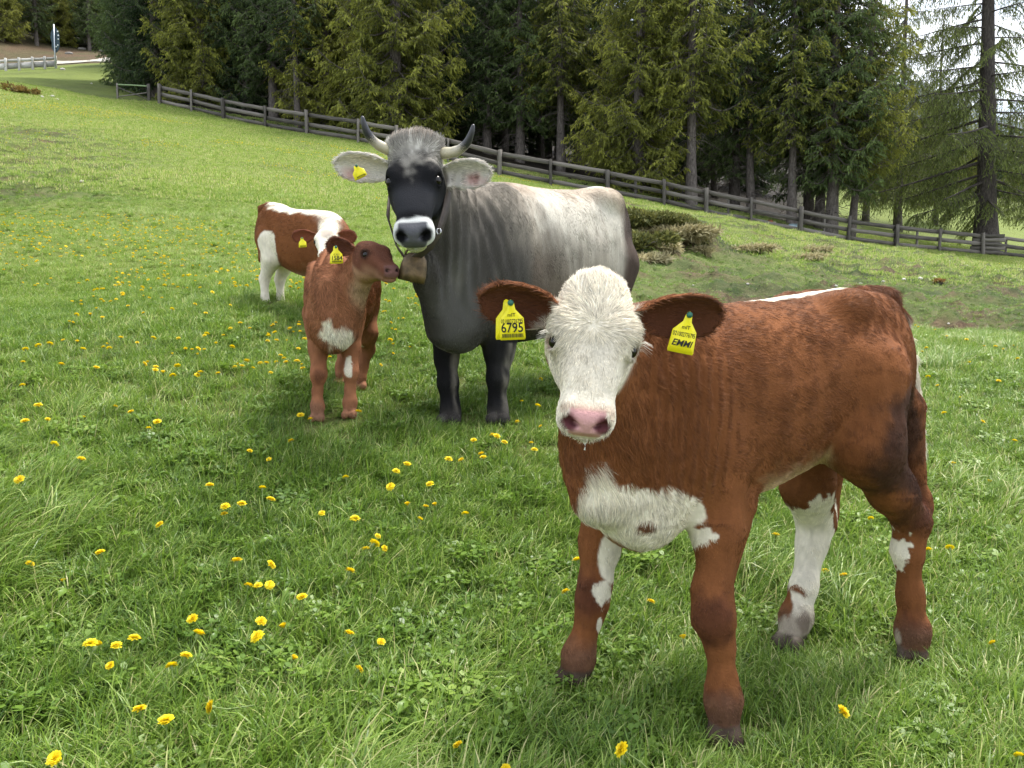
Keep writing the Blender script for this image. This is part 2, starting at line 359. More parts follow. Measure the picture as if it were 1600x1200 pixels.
        def f(X, Y, Z):
            t = dot3(X, Y, Z, base, e) / L; hw = np.interp(t, TS, WS)
            q = dot3(X, Y, Z, base, w); nn = dot3(X, Y, Z, base, nrm)
            cup = depth * wid * (np.clip(np.abs(q) / np.maximum(hw, .006), 0, 1.3) ** 2 - .8) * (1 - .5 * np.clip(t, 0, 1)) + .12 * L * np.clip(t, 0, 1) ** 2
            d1 = np.abs(nn - cup) * .8 - th; d2 = (np.abs(q) - hw) * .8; d3 = (np.abs(t - .47) - .59) * L
            return np.maximum(np.maximum(d1, d2), d3)
        R = wid * 1.1 + .02
        s._put(f, np.minimum(base, tip) - R, np.maximum(base, tip) + R, k, e, tag)
    def build(s, clip_z=None, smooth=2):
        h = s.h; P0 = np.min([o['lo'] for o in s.ops if o['mode'] == 'add'], 0) - .03; P1 = np.max([o['hi'] for o in s.ops if o['mode'] == 'add'], 0) + .03
        n = np.ceil((P1 - P0) / h).astype(int) + 1
        F = np.full(n, 1.0, np.float32)
        for o in s.ops:
            m = o['k'] + 3 * h
            a = np.clip(np.floor((o['lo'] - m - P0) / h).astype(int), 0, n - 1); b = np.clip(np.ceil((o['hi'] + m - P0) / h).astype(int) + 1, 1, n)
            if np.any(b <= a): continue
            X = (P0[0] + np.arange(a[0], b[0]) * h).astype(np.float32)[:, None, None]; Y = (P0[1] + np.arange(a[1], b[1]) * h).astype(np.float32)[None, :, None]; Z = (P0[2] + np.arange(a[2], b[2]) * h).astype(np.float32)[None, None, :]
            d = o['f'](X, Y, Z).astype(np.float32); sl = F[a[0]:b[0], a[1]:b[1], a[2]:b[2]]; k = max(o['k'], 1e-4)
            if o['mode'] == 'add':
                hh = np.maximum(k - np.abs(sl - d), 0) / k; sl[...] = np.minimum(sl, d) - hh * hh * k * .25
            else:
                hh = np.maximum(k - np.abs(sl + d), 0) / k; sl[...] = np.maximum(sl, -d) + hh * hh * k * .25
        V, Q = surface_nets(F, P0, h)
        V, Q = biggest(V, Q)
        for _ in range(smooth): V = relax(V, Q)
        return V, Q
    def weights(s, V, soft=.012):
        add = [o for o in s.ops if o['mode'] == 'add']
        D = np.array([o['f'](V[:, 0], V[:, 1], V[:, 2]) for o in add]); D = D - D.min(0)
        W = np.exp(-D / soft); W /= W.sum(0)
        return add, W
def surface_nets(F, P0, h):
    n = np.array(F.shape); neg = F < 0
    c = neg[:-1, :-1, :-1].astype(np.uint8)
    for d in [(1, 0, 0), (0, 1, 0), (0, 0, 1), (1, 1, 0), (1, 0, 1), (0, 1, 1), (1, 1, 1)]:
        c = c + neg[d[0]:n[0] - 1 + d[0], d[1]:n[1] - 1 + d[1], d[2]:n[2] - 1 + d[2]]
    I = np.argwhere((c > 0) & (c < 8)); idx = np.full(n - 1, -1, np.int32); idx[I[:, 0], I[:, 1], I[:, 2]] = np.arange(len(I))
    S = np.zeros((len(I), 3)); N = np.zeros(len(I))
    cs = [(x, y, z) for x in (0, 1) for y in (0, 1) for z in (0, 1)]
    g = {q: F[I[:, 0] + q[0], I[:, 1] + q[1], I[:, 2] + q[2]] for q in cs}
    for a in cs:
        for ax in range(3):
            if a[ax] == 0:
                b = tuple(1 if i == ax else a[i] for i in range(3)); fa, fb = g[a], g[b]; m = (fa < 0) != (fb < 0)
                t = np.where(m, fa / np.where(m, fa - fb, 1), 0)
                p = np.array(a, float)[None] + t[:, None] * (np.array(b) - np.array(a))
                S[m] += p[m]; N[m] += 1
    V = (I + S / N[:, None]) * h + P0
    Q = []
    for ax in range(3):
        o1, o2 = [(1, 2), (2, 0), (0, 1)][ax]
        sl0 = [slice(None)] * 3; sl1 = [slice(None)] * 3; sl0[ax] = slice(0, -1); sl1[ax] = slice(1, None)
        A, B = neg[tuple(sl0)], neg[tuple(sl1)]
        E = np.argwhere(A != B); E = E[(E[:, o1] > 0) & (E[:, o2] > 0) & (E[:, o1] < n[o1] - 1) & (E[:, o2] < n[o2] - 1)]
        fl = A[E[:, 0], E[:, 1], E[:, 2]]
        def at(d1, d2):
            e = E.copy(); e[:, o1] += d1; e[:, o2] += d2; return idx[e[:, 0], e[:, 1], e[:, 2]]
        q = np.stack([at(-1, -1), at(0, -1), at(0, 0), at(-1, 0)], 1)
        q[~fl] = q[~fl][:, ::-1]; Q.append(q)
    return V, np.vstack(Q)
def biggest(V, Q):
    lab = np.arange(len(V))
    for _ in range(4000):
        m = lab[Q].min(1); new = lab.copy()
        for j in range(4): np.minimum.at(new, Q[:, j], m)
        new = new[new]
        if (new == lab).all(): break
        lab = new
    u, cnt = np.unique(lab, return_counts=True); keep = lab == u[cnt.argmax()]
    mp = np.cumsum(keep) - 1; Q = Q[keep[Q[:, 0]]]
    return V[keep], mp[Q]
def relax(V, Q, w=.5):
    S = np.zeros_like(V); N = np.zeros(len(V))
    for a, b in ((0, 1), (1, 2), (2, 3), (3, 0)):
        for x, y in ((a, b), (b, a)):
            for c in range(3): S[:, c] += np.bincount(Q[:, x], V[Q[:, y], c], len(V))
            N += np.bincount(Q[:, x], minlength=len(V))
    return V * (1 - w) + w * S / np.maximum(N, 1)[:, None]
def vnormals(V, Q):
    n = np.cross(V[Q[:, 2]] - V[Q[:, 0]], V[Q[:, 3]] - V[Q[:, 1]]); N = np.zeros_like(V)
    for j in range(4):
        for c in range(3): N[:, c] += np.bincount(Q[:, j], n[:, c], len(V))
    return N / (np.linalg.norm(N, axis=1)[:, None] + 1e-12)

# ------------------------------------------------------------------ coat of hair grown on a skin
def grow_coat(name, V, Q, N, col, flow, length, dens, mat, parent, base, rad=.00035, seed=1, lift=.35, clump=(55., .35), jitter=.14, cvar=.13, streak=1.):
    rng = np.random.default_rng(seed)
    T = np.vstack([Q[:, [0, 1, 2]], Q[:, [0, 2, 3]]])
    ar = .5 * np.linalg.norm(np.cross(V[T[:, 1]] - V[T[:, 0]], V[T[:, 2]] - V[T[:, 0]]), axis=1)
    ld = dens if np.ndim(dens) else np.full(len(V), float(dens))
    w = ar * ld[T].mean(1); tot = w.sum(); n = int(tot)
    cdf = np.cumsum(w) / tot; ti = np.searchsorted(cdf, (np.arange(n) + rng.random(n)) / n); ti = np.minimum(ti, len(T) - 1); t = T[ti]
    b = rng.random((n, 2)); sw = b.sum(1) > 1; b[sw] = 1 - b[sw]; B = np.c_[1 - b.sum(1), b]
    g = lambda A: (A[t] * (B[:, :, None] if A.ndim == 2 else B)).sum(1)
    p, nn, cc, fl, ln = g(V), g(N), g(col), g(flow), g(length)
    nn /= np.linalg.norm(nn, axis=1)[:, None] + 1e-9
    cn = np.c_[vnoise(p * clump[0], seed), vnoise(p * clump[0], seed + 7), vnoise(p * clump[0], seed + 13)]
    cn2 = np.c_[vnoise(p * clump[0] * .23, seed + 3), vnoise(p * clump[0] * .23, seed + 5), vnoise(p * clump[0] * .23, seed + 11)]
    fl = fl + clump[1] * cn + clump[1] * .7 * cn2 + rng.normal(0, jitter, (n, 3))
    fl = fl - (fl * nn).sum(1)[:, None] * nn; fl /= np.linalg.norm(fl, axis=1)[:, None] + 1e-9
    ln = ln * rng.uniform(.65, 1.2, n) * (1 + .35 * cn[:, 0])
    if np.ndim(lift): lift = g(lift)
    lf = lift * rng.uniform(.5, 1.4, n) * (1 + .5 * cn2[:, 1])
    K = 4; PT = np.zeros((n, K, 3)); PT[:, 0] = p - nn * .001
    for k in range(1, K):
        a = lf * (1.15 - .45 * k)
        d = fl * np.cos(a)[:, None] + nn * np.sin(a)[:, None]
        PT[:, k] = PT[:, k - 1] + d * (ln / (K - 1))[:, None]
    st_ = lambda f, sd: vnoise(p * f - fl * ((p * fl).sum(1) * f * .86)[:, None], sd)      # locks: tone runs along the hair
    cv = (1 + cvar * .8 * rng.normal(0, 1, n) + cvar * (.9 * st_(70. * streak, seed + 21) + 1.0 * st_(170. * streak, seed + 22) + .7 * st_(28. * streak, seed + 23)) + cvar * .4 * cn2[:, 2])[:, None]
    cc = np.clip(cc * np.clip(cv, .35, 1.7), 0, 1)
    cu = bpy.data.hair_curves.new(name); cu.add_curves([K] * n)
    cu.attributes['position'].data.foreach_set('vector', (PT - base).astype(np.float32).ravel())
    ra = cu.attributes.get('radius') or cu.attributes.new('radius', 'FLOAT', 'POINT')
    rr = (rad * rng.uniform(.7, 1.2, n)[:, None] * np.array([1, .9, .65, .15])[None]).astype(np.float32); ra.data.foreach_set('value', rr.ravel())
    ca = cu.attributes.new('Col', 'FLOAT_COLOR', 'CURVE'); ca.data.foreach_set('color', np.c_[cc, np.ones(n)].astype(np.float32).ravel())
    cu.materials.append(mat)
    return link(name, cu, (0, 0, 0), parent, kind='stuff')
def ellmask(V, c, R, seed=0, rag=.25, freq=25., edge=.08, ax=None):
    """0..1 inside a ragged-edged ellipsoid patch"""
    d = V - np.asarray(c)
    if ax is not None: d = d @ np.array([unit(a) for a in ax]).T
    q = np.sqrt(((d / np.asarray(R)) ** 2).sum(1)) + rag * fbm(V * freq, seed, 3)
    return 1 - sstep(1 - edge, 1 + edge, q)
def mixc(col, m, c): return col * (1 - m[:, None]) + m[:, None] * np.asarray(c)[None]
# ------------------------------------------------------------------ cattle
def frame(O, M, uh):
    f = unit(M - O); u = unit(np.asarray(uh, float) - (np.asarray(uh, float) @ f) * f); return f, u, np.cross(u, f)
def add_head(S, O, M, uh, L, wide=1.0, cheek=1.0, kind='calf', deep=1.0):
    f, u, r = frame(O, M, uh); H = dict(O=O, f=f, u=u, r=r, L=L)
    at = lambda t, x, y: O + f * (t * L) + r * (x * L) + u * (y * L); H['at'] = at
    whorl = at(.40 if kind == 'calf' else .25, 0, .0)
    def flow(V):
        q = V - whorl; q = q - (q @ u)[:, None] * u * .8
        n = np.linalg.norm(q, axis=1)[:, None]; return q / (n + .01) + f * .15
    w = wide
    if kind == 'calf':
        st = [[-.07, .09, -.14, -.26], [-.03, .165, -.06, -.34], [.04, .222, -.01, -.41], [.14, .258, .03, -.48], [.26, .280, .035, -.54], [.38, .280, .015, -.54], [.48, .245, -.01, -.49],
              [.60, .192, -.03, -.42], [.72, .168, -.045, -.36], [.83, .166, -.055, -.33], [.92, .170, -.07, -.31], [.985, .155, -.095, -.29], [1.03, .10, -.14, -.27]]
    else:
        st = [[-.05, .10, -.10, -.22], [0, .19, -.02, -.28], [.06, .225, .01, -.33], [.15, .235, .02, -.38], [.27, .238, .015, -.44], [.38, .245, .0, -.45], [.48, .215, -.01, -.42],
              [.60, .165, -.02, -.36], [.72, .14, -.03, -.30], [.83, .15, -.05, -.27], [.92, .168, -.065, -.26], [.985, .16, -.09, -.25], [1.03, .10, -.14, -.235]]
    st = np.array(st) * L; st[:, 1] *= w; st[:, 3] *= deep
    S.loft(O, f, r, u, st, .02, flow, 'head', n=2.7)
    for s in (-1, 1):
        S.ell(at(.375, s * (.20 if kind == 'calf' else .165) * w, -.06), A3(.12, .08, .085) * L, [f, r, u], .03, flow, 'head')        # brow and socket
        S.ell(at(.42, s * .145 * w, -.28), A3(.20, .08, .17) * L * cheek, [f, r, u], .04, flow, 'head')   # cheek
        S.ell(at(.60, s * .12 * w, -.11), A3(.16, .05, .06) * L, [f, r, u], .03, flow, 'head')             # cheekbone ridge
        S.ell(at(.90, s * .105 * w, -.15), A3(.095, .06, .095) * L, [f, r, u], .02, flow, 'head')          # upper lip
    S.ell(at(.95, 0, -.13), A3(.075, .125, .075) * L, [f, r, u], .018, flow, 'head')
    S.ell(at(.945, 0, -.285), A3(.085, .10, .055) * L, [f, r, u], .012, flow, 'head')        # lower lip
    # cut eye sockets, nostrils, mouth
    for s in (-1, 1):
        e = at(.455, s * .250 * w, -.075) if kind == 'calf' else at(.44, s * .212 * w, -.055); eo = unit(r * s * .9 + u * .42)
        S.ell(e - f * .035 * L + eo * .004 * L, A3(.055, .026, .026) * L, [u, eo, f], .012, flow, 'head')      # upper lid
        S.ell(e + f * .042 * L - eo * .004 * L, A3(.05, .024, .018) * L, [u, eo, f], .012, flow, 'head')
        H.setdefault('eye', []).append(e)
        S.ell(e + eo * .015 * L, A3(.050, .04, .045) * L, [unit(f + r * s * .1), eo, np.cross(f, eo)], .006, None, '', 'sub')
        a = unit(f * .55 + r * s * -.5 + u * .35); b = unit(np.cross(a, f + u)); c = np.cross(a, b)
        S.ell(at(.995, s * .088 * w, -.105), A3(.045, .018, .06) * L, [a, b, c], .008, None, '', 'sub')
        S.ell(at(.985, s * .118 * w, -.10), A3(.03, .018, .03) * L, [f, r, u], .008, None, '', 'sub')
    S.ell(at(.93, 0, -.232), A3(.12, .17, .008) * L, [unit(f * .97 - u * .25), r, unit(u * .97 + f * .25)], .006, None, '', 'sub')
    return H
def head_coords(H, V):
    q = V - H['O']; return q @ H['f'] / H['L'], q @ H['r'] / H['L'], q @ H['u'] / H['L']
def leg(S, pts, rads, k=.03, tag='leg', side=None, flat=None, hoof=True, down=A3(0, 0, -1)):
    S.chain(pts, rads, k, down, tag, flat)
def hooves(S, fetlock, foot, fwd, r, ln, tag='hoof'):
    """two toes and dewclaws under a fetlock"""
    fwd = unit(fwd * A3(1, 1, 0)); sd = A3(fwd[1], -fwd[0], 0)
    for s in (-1, 1):
        a = fetlock * .35 + foot * .65 + sd * s * r * .48
        b = foot + fwd * r * .60 + sd * s * r * .56 + A3(0, 0, r * .25)
        S.cone(a, b, r * .53, r * .52, .004, A3(0, 0, -1), tag)
        S.cone(b, foot - fwd * r * .2 + sd * s * r * .42 + A3(0, 0, r * .1), r * .55, r * .5, .008, A3(0, 0, -1), tag)
        S.ell(fetlock - fwd * r * 1.0 + sd * s * r * .45 - A3(0, 0, r * .55), A3(r * .3, r * .3, r * .35), None, .008, A3(0, 0, -1), tag)

MAT_SKIN = attr_mat('hide', 'Col', .85, .08, (180, .5))
MAT_HAIR = attr_mat('coat hair', 'Col', .55, .14)
mE, nE, bE = mat_new('dark wet eye'); bE.inputs['Base Color'].default_value = (.006, .004, .003, 1); bE.inputs['Roughness'].default_value = .12; bE.inputs['Specular IOR Level'].default_value = .35
MAT_EYE = mE
MAT_TAG = simple_mat('yellow tag plastic', srgb(236, 222, 28), .42, .45, noise=.06, scale=60)
MAT_PRINT = simple_mat('black print', (.012, .012, .010), .6, .3)
MAT_STUD = simple_mat('green stud', srgb(30, 95, 80), .4, .5)
MAT_LASH = simple_mat('pale eyelash', (.75, .70, .6), .6, .3)

def sphere_np(c, R, ax=None, nu=20, nv=12):
    th = np.linspace(0, math.pi, nv + 1); ph = np.arange(nu) * 2 * math.pi / nu
    V = np.array([[math.sin(t) * math.cos(p), math.sin(t) * math.sin(p), math.cos(t)] for t in th for p in ph]) * np.asarray(R)
    if ax is not None: V = V @ np.array([unit(a) for a in ax])
    F = [[i * nu + j, (i + 1) * nu + j, (i + 1) * nu + (j + 1) % nu, i * nu + (j + 1) % nu] for i in range(nv) for j in range(nu)]
    return V + np.asarray(c), np.array(F)
def add_eyes(H, root, base, r, labels=None):
    for e in H['eye']:
        s = np.sign((e - H['O']) @ H['r'])
        c = e - unit(H['r'] * s * .9 + H['u'] * .42) * r * .34
        V, F = sphere_np(c - base, r)
        link('eye', mesh_np('eye', V, F, True, MAT_EYE), (0, 0, 0), root)
def text_mesh(txt, size, bold=0.):
    cu = bpy.data.curves.new('print', 'FONT'); cu.body = txt; cu.size = size; cu.align_x = 'CENTER'; cu.align_y = 'CENTER'; cu.offset = bold; cu.resolution_u = 3
    o = bpy.data.objects.new('tmp', cu); COL.objects.link(o); dg = bpy.context.evaluated_depsgraph_get()
    me = bpy.data.meshes.new_from_object(o.evaluated_get(dg)); bpy.data.objects.remove(o); bpy.data.curves.remove(cu); return me
def ear_tag(root, base, top, down, face, w, h, lines, label, back=True, bars=True):
    """yellow plate: top = stud point, down/face = directions; lines = (text, rel y, size[, slant])"""
    dn = unit(down); fc = unit(np.asarray(face) - (np.asarray(face) @ dn) * dn); rt = np.cross(dn, fc)   # reading direction
    rt = -rt if (rt @ A3(1, 0, 0)) < 0 and abs(rt[0]) > .3 else rt
    R = np.array([rt, -dn, fc])   # rows
    out = [(-.5, -1), (.5, -1), (.53, -.95), (.48, -.42), (.40, -.36), (.17, -.18), (.13, -.02), (.09, .06), (0, .09), (-.09, .06), (-.13, -.02), (-.17, -.18), (-.40, -.36), (-.48, -.42), (-.53, -.95)]
    bend = lambda X, Y: -.10 * w * (X * 2) ** 2 + .04 * h * np.sin(Y * 3)
    O2 = np.array(out); cen = O2.mean(0)
    def plate(zoff, th):
        rings = []; 
        for f_ in (0., .5, 1.): rings.append(cen + (O2 - cen) * f_)
        V = []; F = []; n = len(O2)
        for z in (th / 2, -th / 2):
            for rg in rings:
                for x, y in rg: V.append([x * w, y * h, bend(x, y) + z + zoff])
        m = 3 * n
        for a in range(2):
            for j in range(n):
                k = (j + 1) % n
                F.append([a * n + j, a * n + k, (a + 1) * n + k, (a + 1) * n + j]); F.append([m + a * n + k, m + a * n + j, m + (a + 1) * n + j, m + (a + 1) * n + k])
        for j in range(n):
            k = (j + 1) % n; F.append([2 * n + j, 2 * n + k, m + 2 * n + k, m + 2 * n + j])
        return np.array(V) @ R + top - base, np.array(F)
    V, F = plate(0, .0016)
    t = link('ear_tag', mesh_np('ear_tag', V, F, False, MAT_TAG), (0, 0, 0), root, label=label)
    if back:
        V, F = plate(-.016, .0016); c0 = (top - base); V = c0 + (V - c0) @ np.eye(3) - rt * w * .22
        link('tag_back', mesh_np('tag_back', V, F, False, MAT_TAG), (0, 0, 0), t)
    g = Geo(); g.tube([top - base + fc * .002, top - base + fc * .006], [w * .13, w * .10], 12)
    link('stud', g.mesh('stud', MAT_STUD), (0, 0, 0), t)
    g = Geo()
    for ln in lines:
        me = text_mesh(ln[0], ln[2] * h * 1.35, .0004 if ln[2] > .15 else .0001)
        n = len(me.vertices); co = np.zeros(n * 3); me.vertices.foreach_get('co', co); co = co.reshape(-1, 3); sl = ln[3] if len(ln) > 3 else 0
        wd = co[:, 0].max() - co[:, 0].min(); co[:, 0] *= min(1, w * .9 / max(wd, 1e-6))
        if sl: co[:, 0] += co[:, 1] * sl
        X = co[:, 0] / w; Y = ln[1] + co[:, 1] / h
        VV = np.c_[X * w, Y * h, bend(X, Y) + .0014] @ R + top - base
        me.calc_loop_triangles(); tr = np.array([lt.vertices[:] for lt in me.loop_triangles]); g.add(VV, tr)
        bpy.data.meshes.remove(me)
    if bars:
        rng = np.random.default_rng(3); x = -.43
        while x < .42:
            bw = rng.uniform(.012, .03)
            q = np.array([[x, -.93], [x + bw, -.93], [x + bw, -.83], [x, -.83]])
            g.add(np.c_[q[:, 0] * w, q[:, 1] * h, bend(q[:, 0], q[:, 1]) + .0012] @ R + top - base, [[0, 1, 2, 3]]); x += bw + rng.uniform(.01, .025)
    link('print', g.mesh('print', MAT_PRINT), (0, 0, 0), t)
    return t

def make_animal(name, S, base, props, colour, length, dens, rad, seed, headcoords=None, displace=None, lift=.35, clump=(55., .35), jitter=.14, cvar=.13, flowmod=None, streak=1.):
    V, Q = S.build()
    N = vnormals(V, Q)
    if displace: V = V + N * displace(V)[:, None]; N = vnormals(V, Q)
    add, W = S.weights(V); tags = {}
    fl = np.zeros_like(V)
    for o, w in zip(add, W):
        tags[o['tag']] = tags.get(o['tag'], 0) + w
        f = o['flow'](V) if callable(o['flow']) else np.broadcast_to(unit(o['flow']), V.shape)
        fl += w[:, None] * f
    if flowmod: fl = flowmod(V, N, fl, tags)
    tg = lambda t: tags.get(t, np.zeros(len(V)))
    col = colour(V, N, tg); ln = length(V, N, tg); lg = np.clip(tg('leg') + tg('hoof') + tg('tail'), 0, 1)
    col = np.clip(col * (1 + (.08 + .16 * lg) * fbm(V * A3(95, 95, 30), seed + 3, 3) + .14 * lg * fbm(V * 22, seed + 4, 3))[:, None], 0, 1)
    me = mesh_np('body', V - base, Q, True, MAT_SKIN, {'Col': ('FLOAT_COLOR', np.c_[np.clip(col * .9, 0, 1), np.ones(len(V))])})
    root = link(name, None, base, None, **props)
    link('body', me, (0, 0, 0), root)
    dn = dens(V, N, tg) if callable(dens) else np.full(len(V), float(dens))
    if callable(lift): lift = lift(V, N, tg)
    else: lift = lift * (1 - .35 * np.clip(tg('leg') + tg('hoof'), 0, 1) * (tg('torso') < .3))
    grow_coat('coat', V, Q, N, col, fl, ln, dn, MAT_HAIR, root, base, rad, seed, lift, clump, jitter, cvar, streak)
    return root
UP = A3(0, 0, 1)
RB = A3(.178, .066, .024)          # red brown coat
RBD = A3(.11, .038, .016)
WH = A3(.76, .69, .56)
DK = A3(.02, .016, .014)

FEET_A = [P(1132, 1152, 1.69), P(893, 1062, 1.90), P(1424, 1028, 2.09), P(1230, 1008, 2.24)]
# ---- the red and white calf in front
def calf_front():
    S = Sculpt(.0045)
    a = A3(.866, .5, 0); lf = A3(.5, -.866, 0)      # towards the tail; towards its left flank
    O = A3(.31, 1.81, CZ)
    st = [[-.20, .045, -.16, -.34], [-.155, .078, -.09, -.42], [-.09, .115, .0, -.485], [0, .155, .045, -.50], [.15, .165, .05, -.475], [.33, .18, .055, -.44], [.50, .18, .072, -.395], [.62, .17, .09, -.345], [.71, .162, .095, -.33],
          [.785, .140, .08, -.29], [.855, .10, .03, -.25], [.90, .04, -.05, -.20]]
    S.loft(O, a, lf, UP, st, .05, a * 1 - UP * .35, 'torso', n=2.2)
    # shoulders, haunches, brisket
    for s in (1, -1):
        S.ell(O + a * .03 + lf * s * .085 + UP * -.20, (.15, .075, .20), [unit(a * .9 + UP * .2), lf, unit(UP - a * .2)], .05, -UP + a * .5, 'torso')
        S.ell(O + a * .72 + lf * s * .085 + UP * -.13, (.15, .085, .21), [a, lf, UP], .05, a - UP * .9, 'torso')
        S.ell(O + a * .60 + lf * s * .10 + UP * .03, (.07, .05, .05), [a, lf, UP], .05, a - UP * .5, 'torso')
    S.ell(P(1005, 782, 1.76), (.092, .09, .11), None, .05, -UP, 'chest')
    S.ell(P(1018, 700, 1.77), (.10, .09, .13), None, .06, -UP, 'chest')
    # neck
    n0 = O + a * -.02 + UP * -.15; 
    hO = P(937, 437, 1.60); hM = P(919, 664, 1.445)
    f, u, r = frame(hO, hM, A3(0, -1, .1)); L = .312
    n1 = hO + f * L * .22 - u * L * .30
    nd = unit(n1 - n0); nL = np.linalg.norm(n1 - n0); nr = unit(np.cross(nd, UP)); nu = np.cross(nr, nd)
    S.loft(n0, nd, nr, nu, [[-.05, .12, .17, -.25], [nL * .3, .10, .13, -.23], [nL * .6, .092, .105, -.17], [nL * .85, .085, .09, -.12], [nL, .07, .07, -.09]], .05, -nd * .5 - UP, 'neck')
    S.cone(n0 * .25 + n1 * .75 - UP * .05, P(935, 775, 1.70), .05, .055, .06, -UP, 'neck')
    H = add_head(S, hO, hM, A3(0, -1, .1), L, 1.0)
    S.ell(hO + f * .01 - u * .03, A3(.045, .055, .04), [f, r, u], .03, -f, 'head')
    # ears
    S.ear(P(872, 492, 1.60), P(759, 460, 1.60), A3(-.15, -1, -.60), .050, .85, .0055)
    S.ear(P(1003, 497, 1.60), P(1119, 486, 1.62), A3(.15, -1, -.60), .050, .85, .0055)
    # legs
    leg(S, [P(1112, 700, 1.82), P(1122, 830, 1.78), P(1113, 925, 1.74), P(1115, 966, 1.73), P(1124, 1008, 1.728), P(1128, 1062, 1.715), P(1131, 1095, 1.71), P(1132, 1135, 1.70)],
        [.084, .054, .040, .043, .028, .0265, .037, .032], .035, 'leg')
    S.ell(P(1114, 962, 1.70), (.036, .025, .05), None, .03, -UP, 'leg')
    S.cone(P(1150, 790, 1.84), P(1136, 900, 1.80), .045, .02, .04, -UP, 'leg')
    hooves(S, P(1131, 1092, 1.71), P(1132, 1152, 1.69), A3(-.3, -1, 0), .036, .1)
    leg(S, [P(955, 760, 1.94), P(938, 850, 1.95), P(930, 912, 1.93), P(925, 945, 1.925), P(918, 975, 1.92), P(908, 1010, 1.91), P(903, 1030, 1.905), P(898, 1050, 1.90)],
        [.076, .049, .038, .036, .026, .028, .036, .033], .035, 'leg')
    hooves(S, P(905, 1020, 1.91), P(893, 1062, 1.90), A3(-.5, -1, 0), .035, .1)
    leg(S, [P(1345, 590, 2.02), P(1350, 690, 1.98), P(1392, 765, 2.06), P(1425, 815, 2.13), P(1418, 860, 2.13), P(1422, 930, 2.12), P(1426, 985, 2.105), P(1426, 1005, 2.10)],
        [.122, .094, .057, .043, .036, .029, .038, .036], .04, 'leg')
    S.ell(P(1441, 795, 2.17), (.022, .03, .045), None, .03, -UP, 'leg')
    S.cone(P(1402, 640, 2.17), P(1436, 790, 2.18), .07, .02, .04, -UP, 'leg')
    hooves(S, P(1426, 985, 2.105), P(1424, 1028, 2.09), A3(-.25, -1, 0), .036, .1)
    leg(S, [P(1265, 690, 2.30), P(1262, 760, 2.30), P(1275, 815, 2.38), P(1268, 850, 2.36), P(1257, 915, 2.31), P(1244, 965, 2.28), P(1238, 990, 2.26)],
        [.09, .075, .056, .044, .037, .044, .040], .03, 'leg')
    S.cone(P(1295, 700, 2.4), P(1295, 800, 2.42), .05, .03, .04, -UP, 'leg')
    hooves(S, P(1242, 968, 2.28), P(1230, 1008, 2.24), A3(-.5, -1, 0), .040, .1)
    # tail
    S.chain([P(1348, 464, 2.28), P(1383, 468, 2.33), P(1408, 498, 2.35), P(1421, 560, 2.36), P(1432, 630, 2.35), P(1440, 712, 2.33)], [.036, .032, .020, .014, .016, .012], .02, -UP, 'tail')
    base = A3(.62, 2.0, .35)
    def colour(V, N, tg):
        n1_ = fbm(V * 9, 4, 3); c = RB[None] * (1 + .22 * n1_)[:, None] * np.array([1, 1, 1])
        c = mixc(c, sstep(.15, .6, fbm(V * 5 + 9, 8, 3)) * .22, RBD * 1.5)
        t, x, y = head_coords(H, V); hd = sstep(.3, .7, tg('head'))
        # dark wet thigh, darker knees and fetlocks, pale belly
        c = mixc(c, ellmask(V, P(1402, 690, 2.02), (.135, .36, .15), 2, .4, 22, .25) * .9 * (1 - tg('tail')), A3(.045, .022, .015))
        c = mixc(c, ellmask(V, P(1415, 775, 2.12), (.07, .25, .08), 6, .5, 24, .3) * .7, A3(.06, .026, .016))
        for q in (P(1113, 972, 1.69), P(912, 928, 1.90), P(905, 1045, 1.9), P(1130, 1110, 1.7), P(1436, 800, 2.12), P(1425, 990, 2.08)):
            c = mixc(c, ellmask(V, q, (.05, .06, .055), 5, .6, 32, .45) * .7, A3(.07, .025, .016))
        bel = sstep(.35, .8, -N[:, 2]) * tg('torso'); c = mixc(c, bel * .8, A3(.50, .36, .20))
        # white chest
        m = ellmask(V, P(985, 815, 1.66), (.165, .16, .088), 21, .42, 18, .05) * (1 - hd)
        m = np.maximum(m, ellmask(V, P(1050, 815, 1.70), (.075, .12, .055), 25, .5, 18, .04) * (1 - hd))
        m = np.maximum(m, ellmask(V, P(1078, 838, 1.74), (.05, .12, .022), 29, .8, 30, .05) * (1 - hd)); m = np.maximum(m, ellmask(V, P(930, 755, 1.70), (.045, .1, .085), 22, .3, 20, .08) * (1 - hd))
        m = np.maximum(m, ellmask(V, P(955, 870, 1.90), (.035, .08, .07), 25, .25, 25, .08))
        c = mixc(c, m, WH)
        c = mixc(c, ellmask(V, P(1013, 826, 1.66), (.022, .06, .013), 23, .4, 40, .2), A3(.16, .07, .035))
        c = mixc(c, ellmask(V, P(940, 922, 1.90), (.024, .05, .03), 24, .7, 46, .1), WH)
        c = mixc(c, ellmask(V, P(936, 975, 1.90), (.008, .04, .022), 29, .4, 60, .1), WH)
        # hind socks
        m = ellmask(V, P(1402, 868, 2.08), (.038, .10, .065), 26, .8, 34, .05); c = mixc(c, m, WH)
        c = mixc(c, ellmask(V, P(1446, 800, 2.2), (.018, .05, .05), 27, .4, 22, .1), WH)
        c = mixc(c, ellmask(V, P(1404, 1012, 2.07), (.016, .06, .06), 31, .3, 22, .1), WH * .8)
        m = ellmask(V, P(1264, 850, 2.32), (.10, .28, .17), 28, .6, 28, .05) * (V[:, 1] > 2.12) * tg('leg'); c = mixc(c, np.clip(m * 1.2, 0, 1), WH)
        m = ellmask(V, P(1238, 975, 2.25), (.09, .2, .09), 28, .1, 12, .06) * (V[:, 1] > 2.16); c = mixc(c, m, WH * .92)
